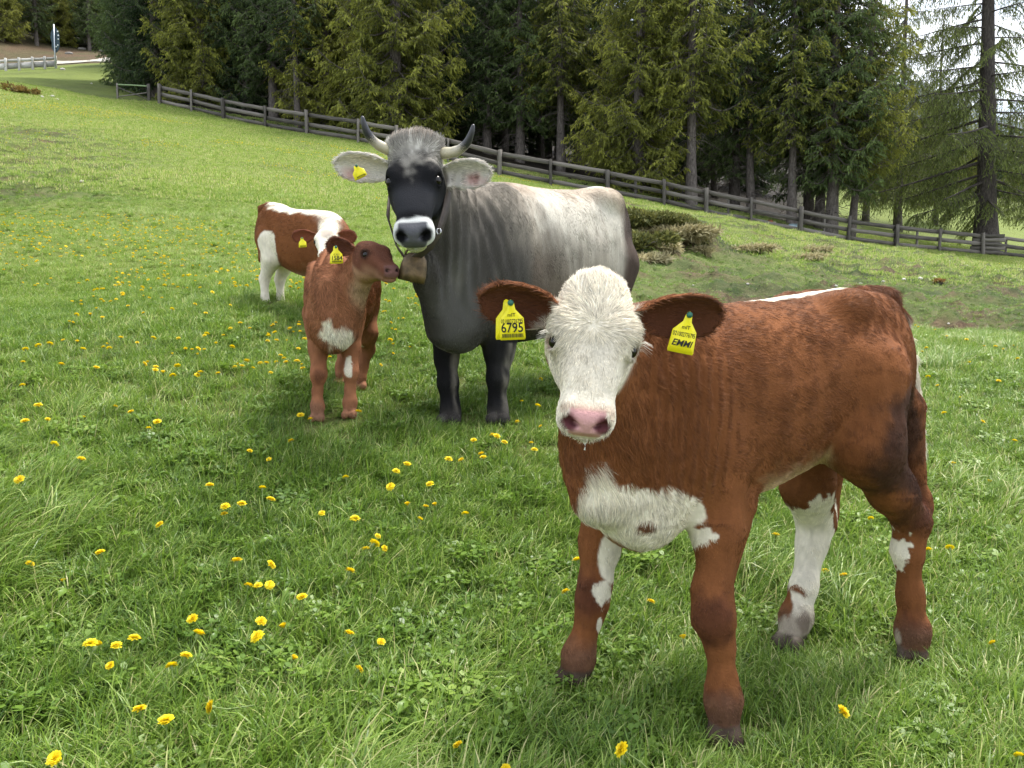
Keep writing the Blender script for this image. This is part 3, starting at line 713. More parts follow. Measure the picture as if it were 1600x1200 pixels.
        c = mixc(c, ellmask(V, P(1218, 925, 2.3), (.028, .12, .07), 33, .3, 30, .1), RB)
        c = mixc(c, ellmask(V, P(1258, 975, 2.22), (.02, .06, .035), 34, .5, 40, .3) * .7, A3(.12, .11, .10))
        # back stripe and tail
        bk = O + a * .50 + UP * .09
        m = ellmask(V, bk, (.24, .035, .05), 35, .35, 20, .08, [a, lf, UP]); c = mixc(c, m, WH)
        tl = tg('tail'); c = mixc(c, tl * (1 - sstep(-.02, .05, V[:, 2] - CZ)) * sstep(-.7, -.2, fbm(V * 18, 3, 2) + (V[:, 0] - 1.15) * 9), WH)
        c = mixc(c, tl * sstep(.0, .05, V[:, 2] - CZ) * .6, RBD)
        # white face, brown behind the cheeks and on the throat
        edge = .05 * fbm(V * 30, 9, 3)
        face = hd * (1 - sstep(-.40, -.33, -y - .0 + 0)) if False else hd * sstep(-.40, -.34, y + edge + .25 * sstep(.5, .9, t)) * sstep(-.12, -.07, t + .0)
        lowj = hd * sstep(.52, .66, t); face = np.maximum(face, lowj * sstep(-.55, -.3, y + .1))
        face = face * (1 - sstep(.45, .85, tg('ear'))); fw = WH[None] * (1 + .13 * fbm(V * A3(120, 60, 45), 2, 3) + .10 * fbm(V * 22, 12, 2))[:, None] * (1 - .10 * sstep(.3, .55, t) * (1 - sstep(.75, .85, t)))[:, None]; c = c * (1 - face[:, None]) + face[:, None] * fw
        gry = hd * sstep(.42, .5, t) * (1 - sstep(.6, .72, t)) * (1 - sstep(.04, .12, np.abs(x))); c = mixc(c, gry * .18, A3(.45, .42, .36))
        # muzzle
        m = hd * sstep(.885, .93, t - .35 * (y + .13) * (y < -.13)) * (1 - sstep(.105, .125, np.abs(x) + .25 * np.maximum(0, -y - .16))) * sstep(-.215, -.19, y); c = mixc(c, m, A3(.60, .33, .32))
        c = mixc(c, hd * sstep(.84, .9, t) * (1 - sstep(.905, .94, t)) * (y > -.1) * .5, A3(.42, .25, .17))
        for s in (-1, 1):
            c = mixc(c, ellmask(V, H['at'](.985, s * .10, -.105), (.016, .016, .02), 5, .2, 50, .3), A3(.12, .04, .045))
            c = mixc(c, ellmask(V, H['at'](.44, s * .235, -.10), (.022, .016, .02), 5, .2, 50, .4) * .7, A3(.50, .30, .25))
            c = mixc(c, ellmask(V, H['at'](.52, s * .20, -.13), (.04, .02, .02), 5, .5, 50, .4) * .35, A3(.30, .26, .2))
        c = mixc(c, hd * (1 - sstep(-.30, -.262, y)) * sstep(.78, .84, t) * .8, A3(.34, .33, .13))
        # ears: dark inside, darker rim of hair
        e = sstep(.45, .85, tg('ear')); c = mixc(c, e, RB * .85)
        inn = e * sstep(.1, .5, -N[:, 1]); c = mixc(c, inn * .8, A3(.085, .032, .018))
        c = mixc(c, e * sstep(.35, .65, N[:, 2]) * .6, RB * 1.6); lo = e * ellmask(V, P(858, 520, 1.60), (.035, .06, .035), 5, .3, 30, .3); c = mixc(c, lo, A3(.42, .36, .28))
        # feet
        for q in FEET_A:
            dz = V[:, 2] - q[2]; near = (np.hypot(V[:, 0] - q[0], V[:, 1] - q[1]) < .13)
            c = mixc(c, near * (1 - sstep(.075, .13, dz + .02 * fbm(V * 30, 9, 2))) * .55, A3(.15, .085, .055)); c = mixc(c, near * (1 - sstep(.030, .042, dz + .006 * fbm(V * 40, 9, 2))) * .9, A3(.07, .052, .04))
        return np.clip(c, 0, 1)
    def length(V, N, tg):
        t, x, y = head_coords(H, V); l = np.full(len(V), .020); hd = tg('head')
        l = l * (1 - tg('leg') * .35 - tg('hoof') * .5); l = l * (1 + tg('neck') * .5 + tg('tail') * .6)
        l = l + ellmask(V, P(1412, 700, 2.1), (.09, .15, .15), 2, .3, 20, .3) * .008
        l = np.where(hd > .4, .012 + .013 * (1 - sstep(.3, .5, t)) , l)
        l = np.where((hd > .4) & (t < .08), .027, l)
        l = np.where((hd > .4) & (t > .88) & (np.abs(x) < .12) & (y > -.21), .0008, l)
        l = np.where(tg('ear') > .5, .019, l); return l
    def dens(V, N, tg):
        d = np.full(len(V), 90000.) * (1 + .5 * tg('leg')); t, x, y = head_coords(H, V); d = np.where(tg('head') > .4, 170000., d)
        return np.where((tg('head') > .4) & (t > .89) & (np.abs(x) < .115) & (y > -.21), 0, d)
    def disp(V):
        q = (V - O) @ a; z = V[:, 2] - CZ
        rib = sstep(.10, .2, q) * (1 - sstep(.42, .55, q)) * sstep(-.40, -.3, z) * (1 - sstep(-.12, 0, z))
        d = .0012 * rib * np.sin(q * 2 * math.pi / .085 + z * 3 + 4 * fbm(V * 4, 77, 2))
        d = d + .004 * fbm(V * 14, 3, 3) * (1 - sstep(.0, .3, -(V - hO) @ u * 0)) * (V[:, 1] > 1.62)
        d += .006 * fbm(V * A3(9, 9, 5), 13, 2) * (V[:, 1] > 1.66) * (z > -.45)
        fold = sstep(.26, .32, V[:, 0]) * (1 - sstep(.44, .52, V[:, 0])) * sstep(-.42, -.30, z) * (1 - sstep(-.12, -.04, z)) * (V[:, 1] > 1.60)
        d += .0045 * fold * np.sin(V[:, 0] * 210 + 3 * fbm(V * A3(6, 6, 2.5), 19, 2))
        d += .005 * sstep(.2, .5, fbm(V * 5, 44, 2)) * fbm(V * A3(26, 26, 14), 45, 2) * (q > .1) * (z > -.38)
        return d
    root = make_animal('calf', S, base, dict(label='red-brown calf with a white face and two yellow ear tags standing closest of all', category='calf', group='cattle standing in the meadow'),
                       colour, length, dens, .00050, 11, displace=disp, lift=lambda V, N, tg: .24 * (1 - .30 * np.clip(tg('leg') + tg('hoof'), 0, 1) * (tg('torso') < .3)) + .12 * tg('head'), clump=(42., .5), cvar=.24)
    add_eyes(H, root, base, .0175)
    g = Geo(); q = H['at'](.985, .02, -.33) - base; g.tube([q + H['u'] * .012, q + A3(0, 0, -.008), q + A3(.001, 0, -.020), q + A3(0, 0, -.028)], [.004, .0065, .0055, .002], 8); link('drool', g.mesh('drool', simple_mat('milky drool', (.75, .74, .66), .12, .6), True), (0, 0, 0), root)
    # eyelashes
    g = Geo(); rng = np.random.default_rng(4)
    for e in H['eye']:
        s = np.sign((e - H['O']) @ H['r'])
        for i in range(22):
            q = rng.uniform(-1, 1); p0 = e + H['r'] * s * .010 - H['f'] * .012 + H['u'] * (.014 * q) + H['f'] * .006 * q * q
            d = unit(H['r'] * s * 1.0 + H['u'] * (.5 + .5 * q) - H['f'] * .12 + rng.normal(0, .1, 3)); l = rng.uniform(.020, .036)
            g.tube([p0 - base, p0 + d * l * .5 - base, p0 + d * l + H['f'] * l * .45 - base], [.00035, .0003, .0001], 3, caps=False)
    link('eyelashes', g.mesh('eyelashes', MAT_LASH), (0, 0, 0), root, kind='stuff')
    ear_tag(root, base, P(798, 473, 1.565), A3(.05, .08, -1), A3(-.12, -1, .05), .050, .076,
            [('mIT', -.33, .10), ('021002776795', -.50, .115), ('6795', -.68, .27)], 'yellow ear tag printed with the big number 6795')
    ear_tag(root, base, P(1077, 492, 1.575), A3(-.20, .05, -1), A3(.05, -1, .05), .052, .080,
            [('mIT', -.33, .10), ('021002776795', -.52, .12), ('EMMI', -.75, .17, .25)], 'yellow ear tag with a long number and a handwritten name', bars=False, back=False)
    return root
# ---- the grey horned cow
def cow():
    S = Sculpt(.009)
    a = A3(.60, .80, 0); lf = A3(.80, -.60, 0)
    O = A3(-.19, 3.9, CZ)
    st = [[-.34, .07, .30, .10], [-.26, .13, .42, -.02], [-.15, .185, .58, -.10], [0, .215, .68, -.10], [.18, .25, .725, -.10], [.42, .295, .735, -.10], [.72, .30, .755, -.07], [.98, .28, .785, -.02],
          [1.16, .25, .825, .02], [1.28, .21, .84, .10], [1.37, .16, .80, .18], [1.44, .09, .70, .32], [1.48, .04, .6, .4]]
    st = np.array(st); st[:, 0] *= .93
    S.loft(O, a, lf, UP, st, .08, a * .35 - UP, 'torso', n=2.25)
    for s in (1, -1):
        S.ell(O + a * .10 + lf * s * .15 + UP * .33, (.21, .10, .34), [unit(a * .95 + UP * .2), lf, UP], .08, -UP + a * .3, 'torso')
        S.ell(O + a * 1.10 + lf * s * .135 + UP * .42, (.24, .10, .36), [a, lf, UP], .08, a * .4 - UP, 'torso')
        S.ell(O + a * .99 + lf * s * .185 + UP * .72, (.12, .05, .045), [a, lf, UP], .10, a - UP * .6, 'torso')
    for s in (1, -1):
        S.ell(O + a * .80 + lf * s * .385 + UP * .60, (.13, .085, .12), [a, lf, UP], .10, None, '', 'sub')
        S.ell(O + a * .22 + lf * s * .33 + UP * .45, (.05, .05, .20), [a, lf, UP], .10, None, '', 'sub')
    S.ell(P(714, 495, 3.74), (.125, .14, .17), None, .08, -UP, 'chest')
    S.ell(P(705, 440, 3.74), (.14, .15, .2), None, .08, -UP, 'chest')
    hO = P(646, 216, 3.32); hM = P(643, 362, 3.07); L = .475
    f, u, r = frame(hO, hM, A3(0, -1, .1))
    n0 = O + a * .06 + UP * .40; n1 = hO + f * L * .22 - u * L * .26
    nd = unit(n1 - n0); nL = np.linalg.norm(n1 - n0); nr = unit(np.cross(nd, UP)); nu = np.cross(nr, nd)
    S.loft(n0, nd, nr, nu, [[-.1, .2, .26, -.38], [nL * .25, .165, .20, -.40], [nL * .5, .135, .15, -.34], [nL * .75, .115, .125, -.24], [nL * .95, .105, .10, -.16], [nL, .09, .08, -.12]], .07, -nd * .25 - UP, 'neck', n=2.1)
    S.chain([P(655, 385, 3.30), P(668, 440, 3.50), P(690, 510, 3.66)], [.03, .045, .09], .08, -UP, 'neck', (lf, .7))
    H = add_head(S, hO, hM, A3(0, -1, .1), L, 1.0, 1.0, 'cow')
    S.ell(hO + f * .01 - u * .03, A3(.055, .12, .06), [f, r, u], .04, -f, 'head')
    S.ear(P(612, 268, 3.38), P(530, 254, 3.38), A3(-.15, -1, -.5), .062, .8, .010, .02)
    S.ear(P(690, 273, 3.38), P(763, 268, 3.38), A3(.15, -1, -.5), .062, .8, .010, .02)
    leg(S, [P(700, 500, 3.95), P(697, 560, 3.92), P(700, 598, 3.88), P(703, 625, 3.89), P(704, 645, 3.87), P(704, 652, 3.86)], [.11, .054, .044, .034, .042, .042], .05)
    hooves(S, P(704, 645, 3.87), P(703, 659, 3.83), A3(-.1, -1, 0), .054, .1)
    leg(S, [P(790, 480, 3.92), P(780, 550, 3.90), P(777, 592, 3.86), P(777, 622, 3.87), P(778, 642, 3.85), P(779, 650, 3.84)], [.12, .066, .047, .035, .042, .042], .05)
    hooves(S, P(778, 642, 3.85), P(779, 658, 3.80), A3(-.1, -1, 0), .054, .1)
    hc = O + a * 1.14
    for s in (1, -1):
        q = hc + lf * s * .15
        leg(S, [q + UP * .35, q - a * .1 + UP * .12, q + a * .12 - UP * .10, q + a * .13 - UP * .32, q + a * .08 - UP * .43], [.16, .13, .07, .045, .055], .06)
        hooves(S, q + a * .10 - UP * .38, q + a * .06 - UP * .49, -a, .06, .1)
    tb = O + a * 1.40
    S.chain([O + a * 1.26 + UP * .79, tb + UP * .76, tb + a * .05 + UP * .6, tb + a * .04 + UP * .3, tb + UP * .05], [.05, .045, .03, .022, .022], .03, -UP, 'tail')
    S.ell(tb + UP * -.08, (.05, .05, .15), None, .03, -UP, 'tail')
    base = A3(.1, 4.4, .72)
    GR = A3(.25, .22, .18); LG = A3(.58, .54, .46); DG = A3(.036, .034, .032); BK = A3(.0075, .0075, .0085)
    def colour(V, N, tg):
        t, x, y = head_coords(H, V); hd = sstep(.3, .7, tg('head')); z = V[:, 2] - CZ; q = (V - O) @ a
        st_ = fbm(V * A3(16, 16, 5), 4, 4); big = fbm(V * 3.2, 8, 3)
        c = np.repeat(GR[None], len(V), 0) * (1 + .22 * st_)[:, None]
        vs = fbm(V * A3(34, 34, 6) + 1.2 * fbm(V * 3, 62, 2)[:, None], 61, 4)
        c = mixc(c, np.clip(sstep(.20, .55, z + .2 * big + .10 * vs) * (.78 + .3 * vs), 0, 1) * sstep(.1, .35, q + .15 * vs), LG)
        c = mixc(c, sstep(-.2, .5, big + .4 * st_) * .30, A3(.30, .235, .17))
        c = mixc(c, sstep(.60, .72, z + .08 * big) * .6 * (q > .15), A3(.36, .27, .19) * (1.0)); c = mixc(c, (1 - sstep(.02, .46, z + .18 * big + .12 * st_ + .18 * sstep(.2, .8, q))) * .85, A3(.095, .078, .062))
        # sooty neck, shoulder and chest
        m = (1 - sstep(-.12, .22, q + .75 * (z - .42) + .12 * big + .08 * st_)) * (1 - .55 * sstep(.42, .66, z + .1 * big))
        c = mixc(c, m * .85, DG)
        c = mixc(c, ellmask(V, P(712, 470, 3.6), (.10, .3, .26), 12, .5, 7, .5) * .5, A3(.13, .125, .12))
        c = mixc(c, sstep(.05, .5, fbm(V * A3(7, 7, 5), 71, 4)) * (1 - sstep(.0, .25, q)) * (1 - sstep(.1, .35, z)) * .5, A3(.22, .205, .18))
        c = mixc(c, ellmask(V, O + a * .28 + UP * .2 + lf * .3, (.13, .3, .28), 14, .5, 6, .4, [a, lf, UP]) * .65, A3(.085, .062, .045))
        c = mixc(c, tg('leg') * .9 * (1 - sstep(.06, .25, z)) , BK)
        c = mixc(c, tg('leg') * sstep(.2, .7, N[:, 0]) * sstep(-.2, .3, st_) * .55 * (z < -.1), GR)  # rim light painted grey on the right-facing sides of the legs
        c = mixc(c, sstep(.98, 1.10, q + .05 * st_ - .10 * (z - .3)) * .95 * (1 - sstep(.70, .82, z)), A3(.045, .028, .022))
        c = mixc(c, ellmask(V, O + a * 1.14 + UP * .86, (.30, .13, .05), 12, .3, 9, .2, [a, lf, UP]) * .9, A3(.72, .70, .66))
        c = mixc(c, tg('tail') * (1 - sstep(.7, .8, z)) * .9, BK * 1.3)
        # head: black face, grey brow, pale muzzle ring
        c = mixc(c, hd, BK * 1.15)
        hn = fbm(V * 26, 5, 3)
        c = mixc(c, hd * (1 - sstep(.12, .46, t + .22 * hn + .35 * np.abs(x))) * .9, A3(.30, .28, .245)); c = mixc(c, hd * (1 - sstep(.10, .30, t)) * sstep(.05, .5, fbm(V * A3(60, 20, 22), 81, 3)) * .7, A3(.62, .59, .53))
        c = mixc(c, hd * (1 - sstep(-.02, .08, t + .05 * hn)) * (np.abs(x) < .2) * .6, A3(.23, .16, .11))
        c = mixc(c, hd * sstep(.45, .6, t) * (1 - sstep(.74, .82, t)) * .5, A3(.045, .046, .052))
        ring = hd * sstep(.825, .865, t + .03 * hn); c = mixc(c, ring, A3(.66, .66, .63))
        pad = hd * sstep(.875, .90, t) * (1 - sstep(.118, .135, np.abs(x) + .35 * np.maximum(0, -y - .12))) * sstep(-.235, -.21, y); c = mixc(c, pad, A3(.10, .10, .11))
        c = mixc(c, hd * (1 - sstep(-.27, -.245, y)) * sstep(.8, .86, t) * .9, A3(.30, .31, .12))
        for s in (-1, 1):
            c = mixc(c, ellmask(V, H['at'](.985, s * .11, -.105), (.026, .026, .03), 5, .2, 50, .3), BK * .6)
            c = mixc(c, ellmask(V, H['at'](.42, s * .235, -.06), (.04, .03, .04), 5, .3, 50, .3), BK * .7)
        e = sstep(.35, .65, tg('ear')); c = mixc(c, e, A3(.62, .58, .52)); inn = e * sstep(.35, .75, -N[:, 1])
        for s, pt in ((-1, P(552, 268, 3.33)), (1, P(738, 277, 3.33))):
            c = mixc(c, e * ellmask(V, pt, (.062, .08, .035), 9, .3, 30, .3), A3(.56, .36, .33))
            c = mixc(c, e * ellmask(V, pt + A3(.0, 0, .012), (.028, .08, .014), 9, .3, 30, .4) * .8, A3(.20, .09, .07))
        return np.clip(c, 0, 1)
    def length(V, N, tg):
        t, x, y = head_coords(H, V); l = np.full(len(V), .020); l = l * (1 - .35 * tg('leg') - .3 * tg('hoof'))
        l = np.where(tg('head') > .4, .008 + .035 * (1 - sstep(.05, .32, t)), l); l = np.where((tg('head') > .4) & (t > .87) & (y > -.23), .001, l)
        return np.where(tg('ear') > .5, .026, l)
    def dens(V, N, tg):
        t, x, y = head_coords(H, V)
        d = np.where(tg('ear') > .5, 60000., 34000.); d = np.where(tg('head') > .4, 50000., d); return np.where((tg('head') > .4) & (t > .88) & (y > -.23), 0, d)
    def disp(V):
        z = V[:, 2] - CZ; q = (V - O) @ a; d = .005 * fbm(V * 5, 3, 2)
        d = np.where(V[:, 1] < 3.45, d * .25, d)
        
        fo = sstep(3.33, 3.42, V[:, 1]) * (1 - sstep(3.95, 4.1, V[:, 1])) * sstep(.05, .2, z) * (1 - sstep(.60, .68, z)) * sstep(-.36, -.30, V[:, 0]) * (1 - sstep(.02, .12, V[:, 0]))
        fo = fo * (1 - sstep(-.20, -.08, V[:, 0]) * .85); d = d + .0050 * fo * np.sin((V[:, 0] + .25 * (V[:, 1] - 3.6)) * 135 + 3.5 * fbm(V * A3(5, 5, 1.6), 88, 2))
        nk = sstep(-.75, -.5, q) * (1 - sstep(-.1, .1, q)) * sstep(.0, .15, z) * (1 - sstep(.6, .7, z))
        s_ = (V - O) @ unit(A3(.55, .8, .35))
        d = d + .006 * nk * (.4 + fbm(V * 3, 66, 2)) * np.sin(s_ * 2 * math.pi / .075 + 3.2 * fbm(V * A3(4, 4, 1.5), 8, 2)) * (V[:, 1] > 3.32)
        rib = sstep(.45, .6, q) * (1 - sstep(.95, 1.1, q)) * sstep(.1, .2, z) * (1 - sstep(.5, .6, z)); d += .0012 * rib * np.sin(q * 2 * math.pi / .1)
        return d
    root = make_animal('cow', S, base, dict(label='big grey cow with a black face, upcurved horns and a bell at its neck', category='cow', group='cattle standing in the meadow'),
                       colour, length, dens, .0009, 21, displace=disp, lift=.16, clump=(22., .26), cvar=.26, streak=.45)
    add_eyes(H, root, base, .021)
    # horns: bone pale at the base, black towards the tip
    m, nt, b = mat_new('horn'); at_ = nt.nodes.new('ShaderNodeAttribute'); at_.attribute_name = 'tint'
    nz = nt.nodes.new('ShaderNodeTexNoise'); nz.inputs['Scale'].default_value = 40; ad = nt.nodes.new('ShaderNodeMath'); ad.operation = 'MULTIPLY_ADD'; ad.inputs[1].default_value = .25
    nt.links.new(nz.outputs[0], ad.inputs[0]); nt.links.new(at_.outputs['Fac'], ad.inputs[2])
    rp = nt.nodes.new('ShaderNodeValToRGB'); el = rp.color_ramp.elements; el[0].position = .10; el[0].color = (.16, .13, .08, 1); el[1].position = .62; el[1].color = (.02, .02, .025, 1)
    e2 = el.new(.35); e2.color = (.50, .45, .31, 1); e3 = el.new(.50); e3.color = (.40, .36, .28, 1); e4 = el.new(1.0); e4.color = (.025, .025, .028, 1); e4.position = 1
    nt.links.new(ad.outputs[0], rp.inputs[0]); nt.links.new(rp.outputs[0], b.inputs['Base Color']); b.inputs['Roughness'].default_value = .38
    for pts in ([P(622, 238, 3.36), P(605, 233, 3.33), P(589, 225, 3.30), P(576, 211, 3.27), P(569, 195, 3.25), P(566, 181, 3.24)],
                [P(672, 240, 3.36), P(699, 239, 3.33), P(716, 235, 3.30), P(729, 224, 3.27), P(736, 209, 3.25), P(740, 194, 3.24)]):
        pts = np.array(pts); tt = np.linspace(0, 5, 26); i = np.minimum(tt.astype(int), 4); fr = (tt - i)[:, None]
        pp = np.pad(pts, ((1, 1), (0, 0)), 'edge'); p0, p1, p2, p3 = pp[i], pp[i + 1], pp[i + 2], pp[i + 3]
        C = .5 * (2 * p1 + (p2 - p0) * fr + (2 * p0 - 5 * p1 + 4 * p2 - p3) * fr ** 2 + (3 * p1 - p0 - 3 * p2 + p3) * fr ** 3)
        s = tt / 5; rad = .0245 * (1 - s) ** .5 * (1 + .04 * np.sin(s * 40) * (s < .45)) + .002
        g = Geo(); V_, F_ = tube_np(C - base, rad, 16); g.add(V_, F_, np.r_[np.repeat(s * .85, 16), [0, .9]]); link('horn', g.mesh('horn', m, True), (0, 0, 0), root)
    ear_tag(root, base, P(557, 259, 3.285), A3(.45, .1, -1), A3(-.1, -1, .2), .046, .05, [('IT 0213', -.45, .15), ('4827', -.72, .25)][:0], 'yellow ear tag half buried in the pale ear', bars=True)
    # bell on its strap
    bb = P(642, 440, 3.30)
    bell = link('cow_bell', None, bb, None, label='weathered brass bell hanging on a strap below the neck of the grey cow', category='cow bell')
    MB_ = simple_mat('aged brass', srgb(88, 72, 48), .48, .5, .55, .6, 26, .4); g = Geo(); nseg = 28; V_ = []; prof = [(.0, .112), (.014, .111), (.028, .104), (.039, .088), (.045, .06), (.047, .03), (.047, -.0), (.044, -.0), (.040, .05), (.0, .1)]
    for rr, zz in prof:
        for j in range(nseg):
            an = j * 2 * math.pi / nseg; V_.append([rr * 1.12 * math.cos(an) * (1 if rr > 0 else 1), rr * .80 * math.sin(an), zz])
    F_ = [[i * nseg + j, i * nseg + (j + 1) % nseg, (i + 1) * nseg + (j + 1) % nseg, (i + 1) * nseg + j] for i in range(len(prof) - 1) for j in range(nseg)]
    sc = 1.12; VV = np.array(V_) * sc; th = math.radians(12); Rm = np.array([[math.cos(th), 0, -math.sin(th)], [0, 1, 0], [math.sin(th), 0, math.cos(th)]])
    VV = VV @ Rm; g.add(VV, F_); link('shell', g.mesh('shell', MB_, True), (0, 0, 0), bell)
    g = Geo(); top = A3(0, 0, .100 * sc); an = np.linspace(0, math.pi, 9); g.tube([top + A3(.022 * math.cos(t_), 0, .026 * math.sin(t_)) for t_ in an], .005, 8); link('loop', g.mesh('loop', MB_, True), (0, 0, 0), bell)
    g = Geo(); g.tube([A3(0, 0, .06), A3(.004, 0, .015), A3(.003, 0, -.004)], [.004, .004, .009], 8); link('clapper', g.mesh('clapper', MB_, True), (0, 0, 0), bell)
    # strap round the neck: ring through the bell loop, lying on the hide
    MS = simple_mat('old leather strap', srgb(58, 48, 40), .6, .4, 0, .3, 30, .3); g = Geo()
    path = [P(643, 408, 3.30), P(655, 398, 3.26), P(672, 385, 3.25), P(686, 362, 3.26), P(696, 330, 3.30), P(701, 300, 3.38), P(690, 270, 3.50), P(650, 262, 3.62), P(610, 290, 3.50), P(606, 340, 3.40), P(620, 385, 3.32), P(632, 402, 3.30), P(643, 408, 3.30)]
    pts = np.array(path); wd = .019
    cen = pts.mean(0); V_ = []; F_ = []
    for i, p in enumerate(pts):
        tdir = unit(pts[min(i + 1, len(pts) - 1)] - pts[max(i - 1, 0)]); out_ = unit(p - cen - ((p - cen) @ tdir) * tdir); sd_ = np.cross(tdir, out_)
        for sgn in ((-1, -1), (1, -1), (1, 1), (-1, 1)): V_.append(p - bb + sd_ * wd * sgn[0] + out_ * .0025 * sgn[1])
    for i in range(len(pts) - 1):
        for j in range(4): F_.append([i * 4 + j, i * 4 + (j + 1) % 4, i * 4 + 4 + (j + 1) % 4, i * 4 + 4 + j])
    g.add(V_, F_); link('strap', g.mesh('strap', MS), (0, 0, 0), bell)
    g = Geo(); cb = pts[3] - bb; g.tube([cb + A3(.0, -.012, 0) + A3(.009 * math.cos(t_), -.003, .012 * math.sin(t_)) for t_ in np.linspace(0, 2 * math.pi, 13)], .004, 6, caps=False)
    link('buckle', g.mesh('buckle', simple_mat('steel', (.5, .5, .5), .3, .5, 1.), True), (0, 0, 0), bell)
    return root
# ---- the small brown calf that sniffs the bell
def calf_brown():
    S = Sculpt(.0065)
    ff = (P(497, 650, 3.55) + P(547, 645, 3.60)) / 2; bf = (P(566, 606, 4.12) + P(534, 596, 4.2)) / 2
    a = unit((bf - ff) * A3(1, 1, 0)); lf = A3(a[1], -a[0], 0); O = A3(ff[0] + .01, ff[1], CZ - .01)
    st = [[-.19, .045, .20, .02], [-.14, .08, .27, -.08], [-.07, .095, .33, -.11], [.03, .112, .36, -.10], [.18, .125, .36, -.07], [.36, .145, .36, -.05], [.50, .13, .38, .01], [.60, .11, .38, .07], [.68, .08, .34, .13], [.73, .04, .26, .18]]
    S.loft(O, a, lf, UP, st, .05, a - UP * .8, 'torso', n=2.2)
    for s in (1, -1):
        S.ell(O - a * .03 + lf * s * .085 + UP * .11, (.09, .042, .17), [a, lf, UP], .03, -UP + a * .3, 'torso')
        S.ell(O + a * .56 + lf * s * .08 + UP * .18, (.14, .07, .17), [a, lf, UP], .05, a * .4 - UP, 'torso')
    S.ell(P(522, 505, 3.50), (.10, .08, .12), None, .05, -UP, 'chest')
    hO = P(572, 374, 3.40); hM = P(615, 413, 3.24); L = .250
    uh = A3(.30, -.40, .86); f, u, r = frame(hO, hM, uh)
    n0 = O + a * .02 + UP * .13; n1 = hO + f * L * .20 - u * L * .34; nd = unit(n1 - n0); nL = np.linalg.norm(n1 - n0); nr = unit(np.cross(nd, UP)); nu = np.cross(nr, nd)
    S.loft(n0, nd, nr, nu, [[-.05, .11, .14, -.17], [nL * .35, .085, .10, -.14], [nL * .7, .068, .078, -.095], [nL, .058, .06, -.07]], .05, -nd * .6 - UP, 'neck', n=2.1)
    H = add_head(S, hO, hM, uh, L, .95, 1.1, deep=1.16)
    # nearer ear turned to the lens, far ear behind the poll
    S.ear(P(550, 390, 3.42), P(513, 381, 3.40), A3(-.1, -1, -.3), .040, .5, .0075, .015)
    S.ear(P(556, 372, 3.52), P(535, 366, 3.62), A3(-.5, -.6, .3), .036, .5, .0075, .015)
    leg(S, [P(494, 490, 3.62), P(497, 545, 3.58), P(498, 585, 3.55), P(496, 612, 3.56), P(496, 634, 3.55), P(496, 644, 3.545)], [.066, .040, .033, .020, .028, .028], .03)
    hooves(S, P(496, 634, 3.55), P(496, 656, 3.53), A3(0, -1, 0), .032, .1)
    leg(S, [P(550, 490, 3.66), P(549, 545, 3.62), P(548, 582, 3.59), P(547, 608, 3.6), P(547, 628, 3.59), P(547, 638, 3.585)], [.066, .039, .033, .020, .028, .028], .03)
    hooves(S, P(547, 628, 3.59), P(547, 650, 3.57), A3(0, -1, 0), .032, .1)
    leg(S, [P(560, 480, 4.1), P(570, 520, 4.08), P(574, 545, 4.16), P(566, 575, 4.14), P(564, 590, 4.12)], [.10, .065, .038, .027, .031], .03)
    hooves(S, P(564, 590, 4.12), P(563, 606, 4.1), A3(0, -1, 0), .033, .1)
    leg(S, [P(532, 480, 4.2), P(535, 520, 4.18), P(538, 545, 4.26), P(533, 572, 4.22), P(533, 585, 4.2)], [.09, .06, .038, .027, .031], .03)
    hooves(S, P(533, 585, 4.2), P(532, 600, 4.18), A3(0, -1, 0), .033, .1)
    S.chain([O + a * .70 + UP * .34, O + a * .76 + UP * .28, O + a * .77 + UP * .0], [.025, .02, .012], .02, -UP, 'tail')
    base = A3(ff[0], 3.85, .82)
    R2 = A3(.27, .115, .058)
    def colour(V, N, tg):
        c = R2[None] * (1 + .2 * fbm(V * 9, 5, 3))[:, None]; t, x, y = head_coords(H, V); hd = sstep(.3, .7, tg('head'))
        c = mixc(c, sstep(0, .6, fbm(V * 6, 15, 3)) * .4, A3(.20, .07, .035))
        c = mixc(c, tg('neck') * sstep(.1, .6, -N[:, 2]) * .7, A3(.50, .36, .24))
        c = mixc(c, ellmask(V, P(514, 522, 3.42), (.042, .10, .050), 3, .8, 30, .3), WH)
        c = mixc(c, ellmask(V, P(538, 532, 3.44), (.034, .10, .052), 5, .8, 30, .3), WH)
        c = mixc(c, ellmask(V, P(548, 572, 3.56), (.03, .05, .05), 4, .35, 26, .1) * (N[:, 0] < .3), WH * .95)
        c = mixc(c, ellmask(V, P(560, 555, 4.0), (.03, .08, .07), 4, .35, 26, .1), WH * .9)
        c = mixc(c, ellmask(V, P(498, 592, 3.50), (.03, .04, .045), 4, .6, 30, .5) * .5, A3(.07, .03, .02))
        c = mixc(c, ellmask(V, P(496, 645, 3.52), (.05, .05, .05), 4, .45, 26, .3) * .5, A3(.16, .09, .06))
        c = mixc(c, hd * .8, A3(.095, .036, .024)); c = mixc(c, hd * sstep(.4, .6, t) * (1 - sstep(-.30, -.14, y + .05 * fbm(V * 20, 3, 2))) * .6, A3(.30, .17, .10)); c = mixc(c, hd * sstep(-.32, -.42, y) * .8 if False else hd * (1 - sstep(-.46, -.34, y)) * .8, A3(.42, .25, .15))
        c = mixc(c, hd * (1 - sstep(.0, .12, t)) * .4, A3(.24, .07, .035))
        c = mixc(c, hd * sstep(.90, .95, t) * (1 - sstep(.13, .16, np.abs(x))) * sstep(-.24, -.2, y), A3(.17, .085, .075))
